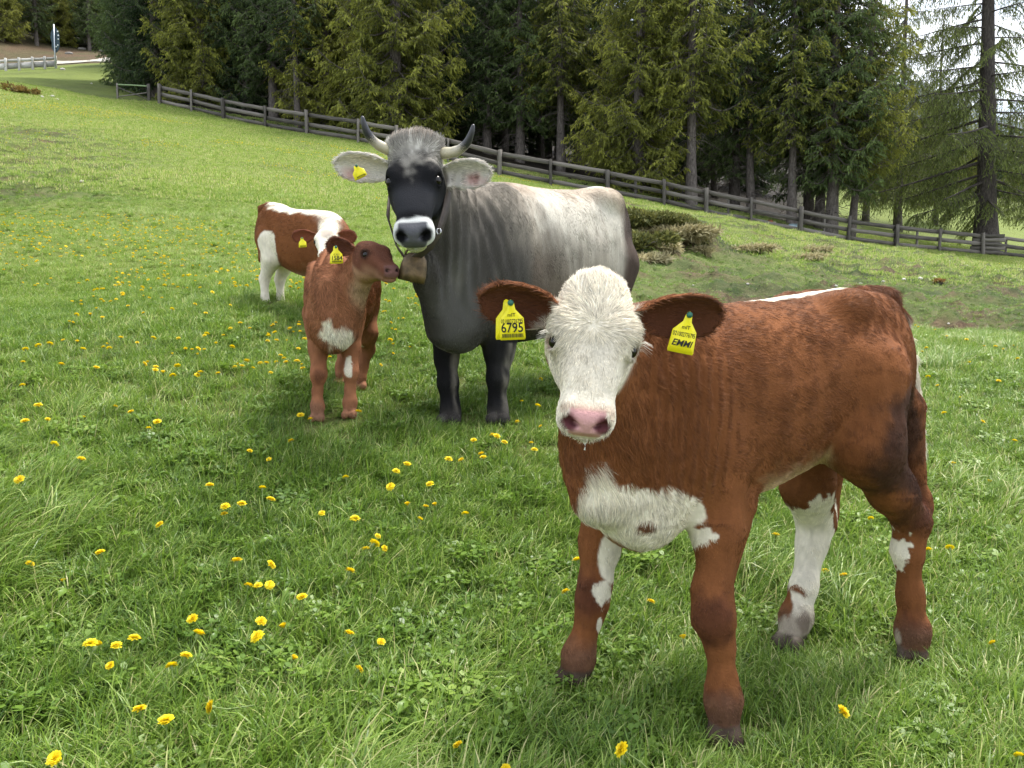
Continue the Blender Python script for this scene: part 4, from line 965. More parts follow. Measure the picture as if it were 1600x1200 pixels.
        for s in (-1, 1):
            c = mixc(c, ellmask(V, H['at'](.99, s * .10, -.11), (.009, .009, .008), 5, .2, 50, .3), BKC)
            c = mixc(c, ellmask(V, H['at'](.455, s * .25, -.06), (.024, .02, .022), 5, .2, 50, .4) * .8, BKC)
        e = tg('ear'); c = mixc(c, e * .8, A3(.15, .05, .028)); c = mixc(c, e * sstep(.3, .8, -N[:, 1]) * .6, A3(.07, .03, .025))
        c = mixc(c, tg('hoof') * .3, A3(.2, .13, .09))
        return np.clip(c, 0, 1)
    def length(V, N, tg):
        t, x, y = head_coords(H, V); l = np.full(len(V), .022) * (1 - .5 * tg('leg') - .5 * tg('hoof')); l = np.where(tg('head') > .4, .009, l)
        return np.where((tg('head') > .4) & (t > .92), .001, l)
    def disp(V):
        z = V[:, 2] - CZ; nk = sstep(3.40, 3.46, V[:, 1]) * sstep(.1, .2, z); return (.003 * fbm(V * 12, 3, 3) + .0045 * nk * np.sin(V[:, 0] * 130 + 4 * fbm(V * A3(5, 5, 2), 7, 2)) * sstep(.12, .2, z)) * (V[:, 1] > 3.44)
    root = make_animal('calf', S, base, dict(label='small brown calf stretching its muzzle to the bell of the grey cow', category='calf', group='cattle standing in the meadow'),
                       colour, length, 60000, .0007, 31, displace=disp, lift=.30, clump=(30., .5), cvar=.36, streak=.6)
    add_eyes(H, root, base, .0145)
    ear_tag(root, base, P(525, 386, 3.365), A3(.02, .03, -1), A3(-.1, -1, .05), .050, .070, [('IT 021', -.46, .11), ('1584', -.68, .27)], 'yellow ear tag printed with the number 1584')
    return root
BKC = A3(.012, .009, .008)
# ---- the red and white calf that stands farthest away
def calf_back():
    S = Sculpt(.009)
    bf = A3(-1.83, 6.05, 0); a = unit(A3(-.80, .45, 0)); lf = A3(a[1], -a[0], 0)
    O = A3(bf[0] - a[0] * .57, bf[1] - a[1] * .57, CZ + .345)
    st = [[-.18, .05, .32, .12], [-.12, .09, .40, .03], [-.03, .12, .46, -.02], [.10, .14, .49, .0], [.28, .16, .51, .01], [.45, .155, .535, .06], [.58, .14, .58, .12], [.66, .12, .585, .17], [.74, .08, .53, .25], [.79, .03, .44, .32]]; st = np.array(st); st[:, 0] *= .92
    S.loft(O, a, lf, UP, st, .05, a - UP * .7, 'torso', n=2.2)
    for s in (1, -1):
        S.ell(O + a * .02 + lf * s * .07 + UP * .25, (.11, .06, .17), [a, lf, UP], .05, -UP, 'torso')
        S.ell(O + a * .57 + lf * s * .065 + UP * .33, (.14, .07, .18), [a, lf, UP], .05, -UP, 'torso')
        q = O + a * .575 + lf * s * .08; g0 = .0
        q2 = O + a * .0 + lf * s * .08
        zz = [.20, .02, -.17, -.185]
        leg(S, [q + UP * .30, q - a * .03 + UP * .15, q + a * .05 + UP * (-.0), q + a * .05 - UP * .14, q + a * .03 - UP * .20], [.10, .075, .038, .026, .033], .03)
        hooves(S, q + a * .03 - UP * .17, q + a * .0 - UP * .235, -a, .036, .1)
        leg(S, [q2 + UP * .15, q2 - UP * .02, q2 - UP * .16, q2 - UP * .30, q2 - UP * .34], [.07, .045, .036, .028, .034], .03)
        hooves(S, q2 - UP * .31, q2 - UP * .37 - a * .02, -a, .034, .1)
    hO = P(508, 354, 5.30); hM = P(505, 392, 5.12); L = .27
    uh = A3(-.05, -1, .15); f, u, r = frame(hO, hM, uh)
    n0 = O + a * .03 + UP * .30; n1 = hO + f * L * .25 - u * L * .32; nd = unit(n1 - n0); nL = np.linalg.norm(n1 - n0); nr = unit(np.cross(nd, UP)); nu = np.cross(nr, nd)
    S.loft(n0, nd, nr, nu, [[-.05, .11, .14, -.19], [nL * .4, .09, .11, -.15], [nL, .06, .07, -.08]], .05, -nd * .6 - UP, 'neck', n=2.1)
    H = add_head(S, hO, hM, uh, L, 1.0, 1.0)
    S.ear(P(490, 368, 5.30), P(459, 370, 5.30), A3(-.2, -1, -.3), .045, .5, .010, .02); S.ear(P(528, 370, 5.30), P(556, 369, 5.30), A3(.2, -1, -.3), .045, .5, .010, .02)
    S.chain([O + a * .64 + UP * .57, O + a * .72 + UP * .55, O + a * .755 + UP * .44, O + a * .755 + UP * .15], [.03, .028, .018, .014], .02, -UP, 'tail')
    base = A3(O[0] + a[0] * .3, O[1] + a[1] * .3, CZ - .12)
    def colour(V, N, tg):
        c = RB[None] * (1 + .2 * fbm(V * 9, 5, 3))[:, None]; t, x, y = head_coords(H, V); hd = sstep(.3, .7, tg('head'))
        q = (V - O) @ a; z = V[:, 2] - O[2]
        c = mixc(c, sstep(.58, .76, N[:, 2] + .28 * fbm(V * 12, 3, 3) - .05 * (q - .1)) * tg('torso') * (1 - sstep(.66, .72, q)), WH * 1.08)
        c = mixc(c, ellmask(V, O + a * .50 + UP * .22 - lf * .15, (.085, .12, .13), 4, .35, 14, .08, [a, lf, UP]), WH)
        m = tg('leg') * (q > .3); c = mixc(c, np.clip(m * 1.3, 0, 1) * (1 - sstep(.10, .2, z)), WH)
        c = mixc(c, tg('hoof'), WH * .95)
        c = mixc(c, ellmask(V, O + a * .66 + UP * .06 - lf * .1, (.04, .12, .05), 4, .35, 20, .1, [a, lf, UP]), RBD)
        c = mixc(c, (1 - sstep(.0, .08, z + .05 * fbm(V * 12, 5, 2))) * (q > .1) * (q < .45) * .5, A3(.4, .26, .16))
        c = mixc(c, tg('neck') * sstep(.35, .6, N[:, 2]), WH)
        c = mixc(c, hd, WH * 1.05); c = mixc(c, hd * ellmask(V, P(507, 362, 5.2), (.05, .1, .035), 4, .3, 20, .3) * .5, A3(.35, .25, .20))
        c = mixc(c, tg('ear'), A3(.17, .055, .03)); return np.clip(c, 0, 1)
    def length(V, N, tg): return np.where(tg('head') > .4, .010, .018 - .011 * np.clip(tg('leg') + tg('hoof'), 0, 1))
    root = make_animal('calf', S, base, dict(label='red and white calf half hidden behind the small brown calf', category='calf', group='cattle standing in the meadow'),
                       colour, length, 26000, .0010, 41, displace=lambda V: .003 * fbm(V * 10, 3, 2), lift=.25, clump=(24., .35), cvar=.26, streak=.5)
    add_eyes(H, root, base, .0165)
    ear_tag(root, base, P(472, 372, 5.25), A3(.05, .03, -1), A3(-.1, -1, .05), .048, .06, [], 'yellow ear tag worn smooth')
    return root
# ------------------------------------------------------------------ trees
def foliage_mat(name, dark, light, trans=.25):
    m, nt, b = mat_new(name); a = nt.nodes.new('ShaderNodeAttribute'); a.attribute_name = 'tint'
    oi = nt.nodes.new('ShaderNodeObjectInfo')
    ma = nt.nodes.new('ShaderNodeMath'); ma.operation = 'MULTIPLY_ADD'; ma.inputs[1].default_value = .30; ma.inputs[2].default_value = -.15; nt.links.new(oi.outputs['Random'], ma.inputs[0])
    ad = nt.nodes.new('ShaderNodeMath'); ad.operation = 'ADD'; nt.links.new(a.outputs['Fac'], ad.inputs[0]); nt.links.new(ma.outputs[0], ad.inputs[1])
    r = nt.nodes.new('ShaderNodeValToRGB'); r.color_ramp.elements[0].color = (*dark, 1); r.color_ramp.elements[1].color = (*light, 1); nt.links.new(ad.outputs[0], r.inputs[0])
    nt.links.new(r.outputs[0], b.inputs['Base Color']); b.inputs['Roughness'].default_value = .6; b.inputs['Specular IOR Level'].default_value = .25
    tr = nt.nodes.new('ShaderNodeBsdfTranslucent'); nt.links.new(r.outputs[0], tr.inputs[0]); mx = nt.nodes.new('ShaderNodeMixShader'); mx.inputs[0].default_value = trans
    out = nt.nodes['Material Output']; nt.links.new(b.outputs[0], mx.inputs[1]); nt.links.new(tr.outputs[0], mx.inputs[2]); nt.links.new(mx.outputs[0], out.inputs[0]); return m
def bark_mat(name, c1, c2):
    m, nt, b = mat_new(name); tc = nt.nodes.new('ShaderNodeTexCoord'); mp = nt.nodes.new('ShaderNodeMapping'); mp.inputs['Scale'].default_value = (9, 9, 3)
    nt.links.new(tc.outputs['Object'], mp.inputs[0]); nz = nt.nodes.new('ShaderNodeTexNoise'); nz.inputs['Scale'].default_value = 1.6; nz.inputs['Detail'].default_value = 8; nz.inputs['Roughness'].default_value = .7
    nt.links.new(mp.outputs[0], nz.inputs['Vector']); r = nt.nodes.new('ShaderNodeValToRGB'); r.color_ramp.elements[0].position = .32; r.color_ramp.elements[1].position = .68
    r.color_ramp.elements[0].color = (*c1, 1); r.color_ramp.elements[1].color = (*c2, 1); nt.links.new(nz.outputs[0], r.inputs[0]); nt.links.new(r.outputs[0], b.inputs['Base Color'])
    bp = nt.nodes.new('ShaderNodeBump'); bp.inputs['Strength'].default_value = 1; bp.inputs['Distance'].default_value = .04; nt.links.new(nz.outputs[0], bp.inputs['Height']); nt.links.new(bp.outputs[0], b.inputs['Normal'])
    b.inputs['Roughness'].default_value = .9; b.inputs['Specular IOR Level'].default_value = .2; return m
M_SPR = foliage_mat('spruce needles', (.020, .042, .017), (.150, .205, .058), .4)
M_SPL = foliage_mat('spruce needles in spring growth', (.034, .056, .014), (.33, .34, .055), .38)  # yellower copy: sunlit foliage painted in, besides young spring growth
M_LAR = foliage_mat('larch needles', (.07, .10, .022), (.24, .28, .070), .4)
M_BSH = foliage_mat('shrub leaves', (.03, .05, .015), (.14, .13, .04), .25)
M_BARK = bark_mat('grey brown bark', (.045, .036, .030), (.19, .165, .145)); M_BARKD = bark_mat('dark larch bark', (.022, .018, .016), (.10, .085, .075))

def sprays(C, D, ln, wd, tint, rng, droop=.0):
    """needle covered twigs: two crossed narrow leaves per twig, from root points C along D"""
    n = len(C); D = D / (np.linalg.norm(D, axis=1)[:, None] + 1e-9)
    R = rng.normal(0, 1, (n, 3)); S_ = np.cross(D, R); S_ /= np.linalg.norm(S_, axis=1)[:, None] + 1e-9
    l = ln[:, None]; w = wd[:, None]; mid = C + D * l * .45 + A3(0, 0, -1) * l * droop * .2; tip = C + D * l + A3(0, 0, -1) * l * droop * .7
    V = np.stack([C, mid + S_ * w, tip, mid - S_ * w], 1).reshape(-1, 3); i = np.arange(n)[:, None] * 4
    F = np.vstack([i + np.array([[0, 1, 2]]), i + np.array([[0, 2, 3]])])
    return V, F, np.repeat(tint, 4)
def conifer(seed, H=22., kind='spruce', base_r=.26, first=1.5, spread=3.0, n_br=120, dens=1.0, tall_detail=13., lean=0., bare=0.0, dead=30, light=0.):
    """returns (trunk mesh, crown mesh); spread = length of the longest boughs"""
    rng = np.random.default_rng(seed); g = Geo(); c = Geo()
    zz = np.linspace(-1.2, H, 16); wob = np.c_[np.cumsum(rng.normal(0, .03, 16)), np.cumsum(rng.normal(0, .03, 16))]; wob -= wob[1]
    tr = np.c_[wob[:, 0] + lean * zz, wob[:, 1], zz]; rad = base_r * (1 - np.clip(zz, 0, H) / H) ** .8 + .012; rad[0:2] *= 1.35; rad[2] *= 1.1
    ax = lambda z: np.array([np.interp(z, zz, tr[:, 0]), np.interp(z, zz, tr[:, 1]), z])
    g.tube(tr, rad, 11)
    for i in range(dead):                                  # dead twigs low on the stem
        z = rng.uniform(.8, max(first + 2.5, 6.0)); az = rng.uniform(0, 6.283); L = rng.uniform(.4, 1.7); d = A3(math.cos(az), math.sin(az), rng.uniform(-.25, .1)); p = ax(z)
        pts = [p, p + d * L * .5 + rng.normal(0, .05, 3), p + d * L + A3(0, 0, -.25 * L) + rng.normal(0, .08, 3)]; g.tube(pts, [.022, .014, .005], 4, caps=False)
        for _ in range(3):
            t = rng.uniform(.3, .9); q = p + d * L * t + A3(0, 0, -.15 * L * t); g.tube([q, q + rng.normal(0, .22, 3) + A3(0, 0, -.1)], [.008, .003], 3, caps=False)
    CS, DS, LS, WS, TS = [], [], [], [], []
    zs = first + (H - first - .4) * (np.arange(n_br) / n_br) ** 1.12
    for i, z in enumerate(zs):
        f = (z - first) / (H - first); az = i * 2.399 + rng.normal(0, .3)
        L = spread * (1 - f) ** .85 * rng.uniform(.70, 1.12) + .3
        if f < .12: L *= .55 + 3.5 * f * rng.uniform(.6, 1.1)
        if kind == 'larch': L *= rng.uniform(.6, 1.15)
        h = A3(math.cos(az), math.sin(az), 0); side = A3(-h[1], h[0], 0); m = 9; t = np.linspace(0, 1, m)
        rise = (-.35 + .75 * f) if kind == 'spruce' else (-.20 + .5 * f)
        curve = rise * t * L - .30 * L * np.sin(t * math.pi * .9) * (1 - f) + (.22 * L * t ** 3)
        if kind == 'larch': curve = rise * t * L - .22 * L * t ** 1.5 + .10 * L * t ** 3
        sw = rng.normal(0, .12) * L * t ** 2
        B = ax(z) + h * (t * L)[:, None] + side * sw[:, None] + UP * curve[:, None]
        br = .022 + .014 * L * (1 - f) if kind == 'spruce' else .018 + .016 * L * (1 - f); g.tube(B, br * (1 - t * .85), 5, caps=False)
        # side twigs, then needle sprays hanging off them
        far_up = z > tall_detail; k = (.38 if far_up else 1.0) * dens
        nt_ = max(3, int(L * (9.0 if kind == 'spruce' else 7.0) * k)); tt = np.sort(rng.uniform(.12 + bare, 1.0, nt_))
        for q in tt:
            p = np.array([np.interp(q, t, B[:, j]) for j in range(3)]); sd = 1 if rng.random() < .5 else -1
            l2 = L * (.42 if kind == 'spruce' else .30) * (1.15 - q * .75) * rng.uniform(.6, 1.15) + .12
            d = unit(side * sd * rng.uniform(.6, 1.) + h * rng.uniform(.35, .8) + UP * rng.uniform(-.35, .05))
            dr = (.35 if kind == 'spruce' else 1.1) * l2
            n3 = max(2, int(l2 * (19 if kind == 'spruce' else 15) * (.6 if far_up else 1))); s3 = (np.arange(n3) + rng.random(n3)) / n3
            C = p + d * (s3 * l2)[:, None] - UP * (dr * s3 ** 1.6)[:, None]
            if kind == 'spruce':
                D = d * .55 + rng.normal(0, .40, (n3, 3)) - UP * (.55 + .5 * rng.random(n3))[:, None] * .6
                LS.append(rng.uniform(.12, .26, n3) * (1.5 if far_up else 1)); WS.append(rng.uniform(.020, .038, n3) * (1.6 if far_up else 1))
                TS.append(np.clip(.20 + .42 * s3 * q + light + .25 * rng.normal(0, .5, n3) + .15 * (q > .8), 0, 1))  # light lifts the tint: sunlit tips painted into the needles
            else:
                D = d * .2 + rng.normal(0, .45, (n3, 3)) - UP * .9
                LS.append(rng.uniform(.10, .26, n3) * (1.5 if far_up else 1)); WS.append(rng.uniform(.013, .026, n3) * (1.6 if far_up else 1))
                TS.append(np.clip(.45 + .3 * rng.normal(0, .6, n3) + light, 0, 1))
            CS.append(C); DS.append(D)
            if not far_up: g.tube([p, p + d * l2 * .55 - UP * dr * .38, p + d * l2 * .95 - UP * dr * .92], [.010, .006, .003], 3, caps=False)
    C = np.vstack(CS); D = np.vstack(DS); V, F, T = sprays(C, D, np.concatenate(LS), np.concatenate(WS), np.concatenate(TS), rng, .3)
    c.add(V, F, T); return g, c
def make_tree(name, proto, xy, label, group, rz=0., sc=1., cat='tree', root=None):
    r = bpy.data.objects.new(name, None); COL.objects.link(r); z = gz1(*xy); r.location = (xy[0], xy[1], z); r.rotation_euler = (0, 0, rz); r.scale = (sc, sc, sc)
    for k, v in proto: o = bpy.data.objects.new(k, v); COL.objects.link(o); o.parent = r
    r['label'] = label; r['category'] = cat
    if group: r['group'] = group
    return r
DEEP = [(150, 'left of the fence start'), (265, 'above the fence end'), (335, 'near the fence corner'), (420, 'behind the pale bare trunk'), (500, 'left of the cow'), (575, 'behind the left horn'), (650, 'behind the big olive spruce'),
        (730, 'behind the right horn'), (800, 'behind the straight grey trunk'), (860, 'above the back of the cow'), (930, 'left of the leaning boughs'), (1000, 'behind the leaning boughs'), (1080, 'behind the stout pale trunk'), (1150, 'above the front calf'), (1250, 'behind the tight clump'), (1400, 'right of the tight clump')]
ROAD = [(-400, 'outside the left edge'), (-60, 'at the left edge'), (20, 'above the pale fence'), (70, 'just left of the signpost'), (100, 'behind the signpost'), (140, 'above the boulders'), (190, 'where the road vanishes'), (250, 'behind the dark end spruce'), (340, 'hidden right of the road')]
MEAD = [(1310, 'left of the young larch'), (1390, 'behind the young larch'), (1440, 'left of the big larch'), (1500, 'just left of the big larch trunk'), (1545, 'behind the big larch trunk'), (1590, 'right of the big larch trunk'), (1640, 'at the right edge')]
def near_word(tab, x, y): u = 800 + x / y * FPX; return min(tab, key=lambda q: abs(q[0] - u))[1]
def build_trees():
    def proto(seed, mat, bark, **k):
        g, c = conifer(seed, **k); pass
        return [('trunk', g.mesh('trunk', bark, True)), ('crown', c.mesh('crown', mat))]
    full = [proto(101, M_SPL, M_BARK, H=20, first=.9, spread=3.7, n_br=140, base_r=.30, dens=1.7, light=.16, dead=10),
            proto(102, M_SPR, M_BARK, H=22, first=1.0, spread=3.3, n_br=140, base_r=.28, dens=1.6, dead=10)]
    mid = [proto(103, M_SPR, M_BARK, H=23, first=2.6, spread=3.0, n_br=125, base_r=.21, dens=1.4, light=.10, dead=45),
           proto(104, M_SPL, M_BARK, H=21, first=4.0, spread=2.8, n_br=115, base_r=.19, dens=1.3, dead=60, light=.08)]
    bare = [proto(105, M_SPR, M_BARK, H=24, first=5.2, spread=2.5, n_br=105, base_r=.17, dens=1.1, light=.08, dead=85)]
    larch = [proto(106, M_LAR, M_BARKD, kind='larch', H=24, first=2.6, spread=6.2, n_br=90, base_r=.46, dens=2.4, dead=14, tall_detail=15, bare=.1, lean=.035),
             proto(107, M_LAR, M_BARK, kind='larch', H=19, first=2.2, spread=3.8, n_br=100, base_r=.2, dens=2.3, dead=14)]
    rng = np.random.default_rng(5)
    G = 'spruces behind the wooden fence'
    rows = [  # px, distance, kind, scale, label
        (232, 55, full[1], .95, 'dense dark spruce at the left end of the wood with boughs down to the grass'),
        (262, 49, full[1], 1.0, 'broad dark spruce above the near end of the fence'),
        (330, 47, full[0], .95, 'olive tipped spruce between the two dark trunks beside the fence corner'),
        (398, 46.5, full[1], .9, 'dark spruce with low boughs brushing the fence'),
        (438, 45, mid[0], 1.0, 'spruce with a pale bare lower trunk behind the fence'),
        (474, 42.5, bare[0], .8, 'thin dead looking spruce stem close behind the fence'),
        (520, 44, full[0], .92, 'olive spruce with hanging boughs left of the cow'),
        (560, 47, full[1], 1.0, 'dark spruce filling the gap behind the left horn of the cow'),
        (625, 41, full[0], 1.08, 'big olive green spruce with a pale trunk behind the horns of the cow'),
        (690, 46, full[1], .95, 'dark spruce just right of the big olive spruce'),
        (762, 44, mid[0], .95, 'slim dark spruce right of the cow head'),
        (790, 50, bare[0], 1.0, 'slender bare spruce trunk, first of the row in the shade'),
        (812, 43, mid[0], 1.0, 'straight grey spruce trunk in the shade of the wood'),
        (845, 52, bare[0], .95, 'far slender trunk between two grey spruces'),
        (875, 42, mid[1], 1.05, 'tall spruce with bare grey stem behind the back of the cow'),
        (903, 47, mid[0], .9, 'thin spruce stem next to the tall bare one'),
        (940, 45, bare[0], .9, 'dark thin stem left of the olive spruce over the fence'),
        (992, 38.5, full[0], .90, 'olive spruce leaning its boughs over the fence beside the back of the cow'),
        (1020, 44, mid[0], 1.0, 'dark spruce close behind the olive one'),
        (1075, 37.5, mid[1], 1.12, 'tall spruce with a stout pale trunk by the middle of the fence'),
        (1110, 46, bare[0], .9, 'thin shaded stem right of the stout pale trunk'),
        (1142, 41, mid[0], .95, 'dark spruce with dead lower twigs behind the fence'),
        (1167, 39.5, bare[0], 1.0, 'slim dark spruce stem beside a group of three'),
        (1230, 38, mid[1], 1.0, 'spruce with a light brown bare trunk above the fence'),
        (1256, 41, mid[0], 1.0, 'spruce of the tight clump, left stem'),
        (1272, 40, bare[0], 1.1, 'spruce of the tight clump, slim middle stem'),
        (1291, 38, mid[0], 1.15, 'spruce of the tight clump with the thickest dark trunk'),
        (1322, 38.5, mid[1], .85, 'leaning spruce at the right edge of the tight clump'),
    ]
    for i, (px, d, pr, sc, lab) in enumerate(rows):
        x = (px - 800) / FPX * d / math.cos(PITCH) * 1.0
        t = make_tree('spruce_tree', pr, (x, d), lab, G, rng.uniform(0, 6.28), sc * rng.uniform(.97, 1.03))
        t.rotation_euler[1] = math.radians(rng.normal(.6, .6))
        if px == 1322: t.rotation_euler[1] = math.radians(4)
    # the deep wood behind
    k = 0
    for d0, step in ((53, 2.6), (60, 3.0), (70, 3.8)):
        x = -27 * d0 / 56
        while x < (.31 if d0 < 65 else .24) * d0:
            yy = d0 + rng.uniform(-3, 3); xx = x + rng.uniform(-1.2, 1.2); x += step * rng.uniform(.7, 1.3)
            pr = [full[1], mid[0], full[1], mid[0], bare[0]][int(rng.integers(0, 5))]
            make_tree('spruce_tree', pr, (xx, yy), '%s deep in the wood, %s row, %s' % ({full[1][1][1].name: 'bushy dark spruce', mid[0][1][1].name: 'slim dark spruce', bare[0][1][1].name: 'bare stemmed spruce'}[pr[1][1].name], {53: 'front', 60: 'middle', 70: 'rear'}[d0], near_word(DEEP, xx, yy)), 'spruces deep in the wood', rng.uniform(0, 6.28), rng.uniform(.8, 1.1)); k += 1
    # far wood beyond the road at the left, and beyond the meadow at the right
    x = -95
    while x < -42:
        for yy in (101, 110, 121):
            kk = int(rng.integers(0, 4)); tx = x + rng.uniform(-2, 2); ty = yy + rng.uniform(-3, 3)
            make_tree('spruce_tree', [full[0], full[1], mid[0], larch[1]][kk], (tx, ty), '%s of the far wood, %s row, %s' % (['olive spruce', 'dark spruce', 'slim spruce', 'light larch'][kk], {101: 'second', 110: 'third', 121: 'last'}[yy], near_word(ROAD, tx, ty)), 'trees above the far road', rng.uniform(0, 6.28), rng.uniform(.7, 1.0))
        x += 4.6
    for px, d, sc in ((-40, 88, .8), (-5, 92, .9), (28, 87, .75), (55, 95, .95), (80, 90, .8), (108, 94, .85), (135, 97, .9), (160, 93, .75), (185, 99, .9), (15, 99, .95), (215, 96, .9), (-70, 90, .9)):
        make_tree('spruce_tree', [full[1], mid[0], full[0]][int(rng.integers(0, 3))], ((px - 800) / FPX * d, d), 'spruce in the first row of the far wood, %s%s' % (near_word(ROAD, (px - 800) / FPX * d, d), ', taller' if sc > .85 else ', lower'), 'trees above the far road', rng.uniform(0, 6.28), sc)
    for px, d, sc in ((1385, 92, .6), (1410, 96, .7), (1436, 90, .62), (1462, 98, .72), (1490, 92, .66), (1512, 97, .7), (1538, 90, .62), (1562, 95, .72), (1588, 92, .7), (1612, 96, .75), (1640, 94, .7), (1345, 99, .65), (1310, 104, .7), (1450, 108, .75), (1500, 110, .75), (1575, 108, .8)):
        kk = int(rng.integers(0, 3)); make_tree('spruce_tree', [full[1], full[0], larch[1]][kk], ((px - 800) / FPX * d, d), 'far %s beyond the meadow, %s%s' % (['dark spruce', 'olive spruce', 'light larch'][kk], near_word(MEAD, (px - 800) / FPX * d, d), ' farther back' if d > 96 else ''), 'trees beyond the right hand meadow', rng.uniform(0, 6.28), sc)
    lt = make_tree('larch_tree', larch[0], ((1533 - 800) / FPX * 38.9, 38.9), 'big larch with a dark trunk and drooping light green boughs beside the fence', None, 2.2, 1.0)
    g = Geo(); z0 = 1.02; g.tube([A3(.03, 0, z0), A3(.03, 0, z0 + .07)], [.47, .465], 16, caps=False); link('trail_mark', g.mesh('trail_mark', simple_mat('faded yellow paint', srgb(190, 165, 70), .8, .2, 0, .4, 6), True), (0, 0, 0), lt)
    make_tree('larch_tree', larch[1], ((1395 - 800) / FPX * 47, 47), 'young light green larch between the clump of spruces and the big larch', None, .5, 1.0)
    make_tree('larch_tree', larch[1], ((1345 - 800) / FPX * 52, 52), 'light larch just right of the leaning spruce', None, 4.5, .9)
    make_tree('larch_tree', larch[1], ((1452 - 800) / FPX * 55, 55), 'young larch close on the left of the big larch trunk', None, 3.5, .8)
    make_tree('larch_tree', larch[1], ((1632 - 800) / FPX * 46, 46), 'light green larch cut by the right edge behind the big larch', None, 1.9, .95)
    make_tree('larch_tree', larch[1], ((690 - 800) / FPX * 52, 52), 'light larch rising among the dark spruces right of the cow head', None, 1.9, 1.15)
# ------------------------------------------------------------------ grass, herbs, dandelions
def grass_mat():
    m, nt, b = mat_new('grass blades'); N_, L_ = nt.nodes, nt.links
    a = N_.new('ShaderNodeAttribute'); a.attribute_name = 'tint'; i = N_.new('ShaderNodeAttribute'); i.attribute_type = 'INSTANCER'; i.attribute_name = 'shade'
    ad = N_.new('ShaderNodeMath'); ad.operation = 'ADD'; L_.new(a.outputs['Fac'], ad.inputs[0]); L_.new(i.outputs['Fac'], ad.inputs[1])
    r = N_.new('ShaderNodeValToRGB'); e = r.color_ramp.elements; e[0].position = 0; e[0].color = (.045, .095, .014, 1); e[1].position = 1; e[1].color = (.55, .50, .24, 1)
    for p_, c_ in ((.30, (.105, .195, .024)), (.55, (.205, .315, .042)), (.74, (.345, .445, .105)), (.86, (.43, .48, .17))): q = e.new(p_); q.color = (*c_, 1)
    L_.new(ad.outputs[0], r.inputs[0]); L_.new(r.outputs[0], b.inputs['Base Color']); b.inputs['Roughness'].default_value = .42; b.inputs['Specular IOR Level'].default_value = .42
    tr = N_.new('ShaderNodeBsdfTranslucent'); L_.new(r.outputs[0], tr.inputs[0]); mx = N_.new('ShaderNodeMixShader'); mx.inputs[0].default_value = .38
    L_.new(b.outputs[0], mx.inputs[1]); L_.new(tr.outputs[0], mx.inputs[2]); L_.new(mx.outputs[0], N_['Material Output'].inputs[0]); return m
def blade(g, p, az, L, w, lean, curl, tint, rng, seg=4, twist=0.):
    t = np.linspace(0, 1, seg + 1); h = A3(math.cos(az), math.sin(az), 0); s = A3(-h[1], h[0], 0)
    th = lean + curl * t; st = L / seg; C = np.zeros((seg + 1, 3)); C[0] = p
    for i in range(seg): C[i + 1] = C[i] + (h * math.sin(th[i]) + UP * math.cos(th[i])) * st
    wd = w * np.sqrt(np.clip(1 - t ** 2.2, 0, 1)) * (.75 + .25 * np.minimum(t * 4, 1)); wd[-1] = 0
    V = []
    for i in range(seg + 1):
        sd = s * math.cos(twist * t[i]) + UP * math.sin(twist * t[i]) * .6; V += [C[i] - sd * wd[i] / 2, C[i] + sd * wd[i] / 2]
    V = V[:-1]; V = np.array(V); F = []
    for i in range(seg - 1): F += [[2 * i, 2 * i + 1, 2 * i + 3], [2 * i, 2 * i + 3, 2 * i + 2]]
    F.append([2 * seg - 2, 2 * seg - 1, 2 * seg]); g.add(V, F, tint)
def tuft(seed, n, R, Lr, wr, lean=.5, curl=1.1, wind=None, straw=.04, seg=4):
    rng = np.random.default_rng(seed); g = Geo()
    for _ in range(n):
        r = R * math.sqrt(rng.random()); a = rng.uniform(0, 6.283); az = a + rng.normal(0, .8) if wind is None else wind + rng.normal(0, .6)
        L = rng.uniform(*Lr); tint = np.clip(rng.normal(.46, .17), .04, .86)
        if rng.random() < straw: tint = rng.uniform(.86, .98)
        blade(g, A3(r * math.cos(a), r * math.sin(a), -.012), az, L, rng.uniform(*wr), abs(rng.normal(0, lean)), max(0, rng.normal(curl, .6)), tint, rng, seg, rng.normal(0, .7))
    return g
def rosette(seed, n, R, wid, up=.9, tint=.42):
    """flat toothed leaves of dandelion and other meadow herbs"""
    rng = np.random.default_rng(seed); g = Geo()
    for k in range(n):
        az = k * 2.4 + rng.normal(0, .3); L = R * rng.uniform(.6, 1.1); h = A3(math.cos(az), math.sin(az), 0); s = A3(-h[1], h[0], 0); m = 7; t = np.linspace(0, 1, m)
        C = h * (t * L * .85)[:, None] + UP * (L * up * .5 * np.sin(t * 2.4))[:, None]; w = wid * (.25 + .75 * np.sin(np.clip(t * 1.1, 0, 1) * math.pi * .62)) * (1 + .35 * np.where(np.arange(m) % 2, 1, -1)); w[0] = wid * .2; w[-1] = .002
        V = np.stack([C - s * w[:, None] / 2 + UP * .004, C - UP * .002, C + s * w[:, None] / 2 + UP * .004], 1).reshape(-1, 3); F = []
        for i in range(m - 1):
            for j in (0, 1): F += [[3 * i + j, 3 * i + j + 1, 3 * i + j + 4], [3 * i + j, 3 * i + j + 4, 3 * i + j + 3]]
        g.add(V, F, np.clip(tint + rng.normal(0, .08), .1, .8))
    return g
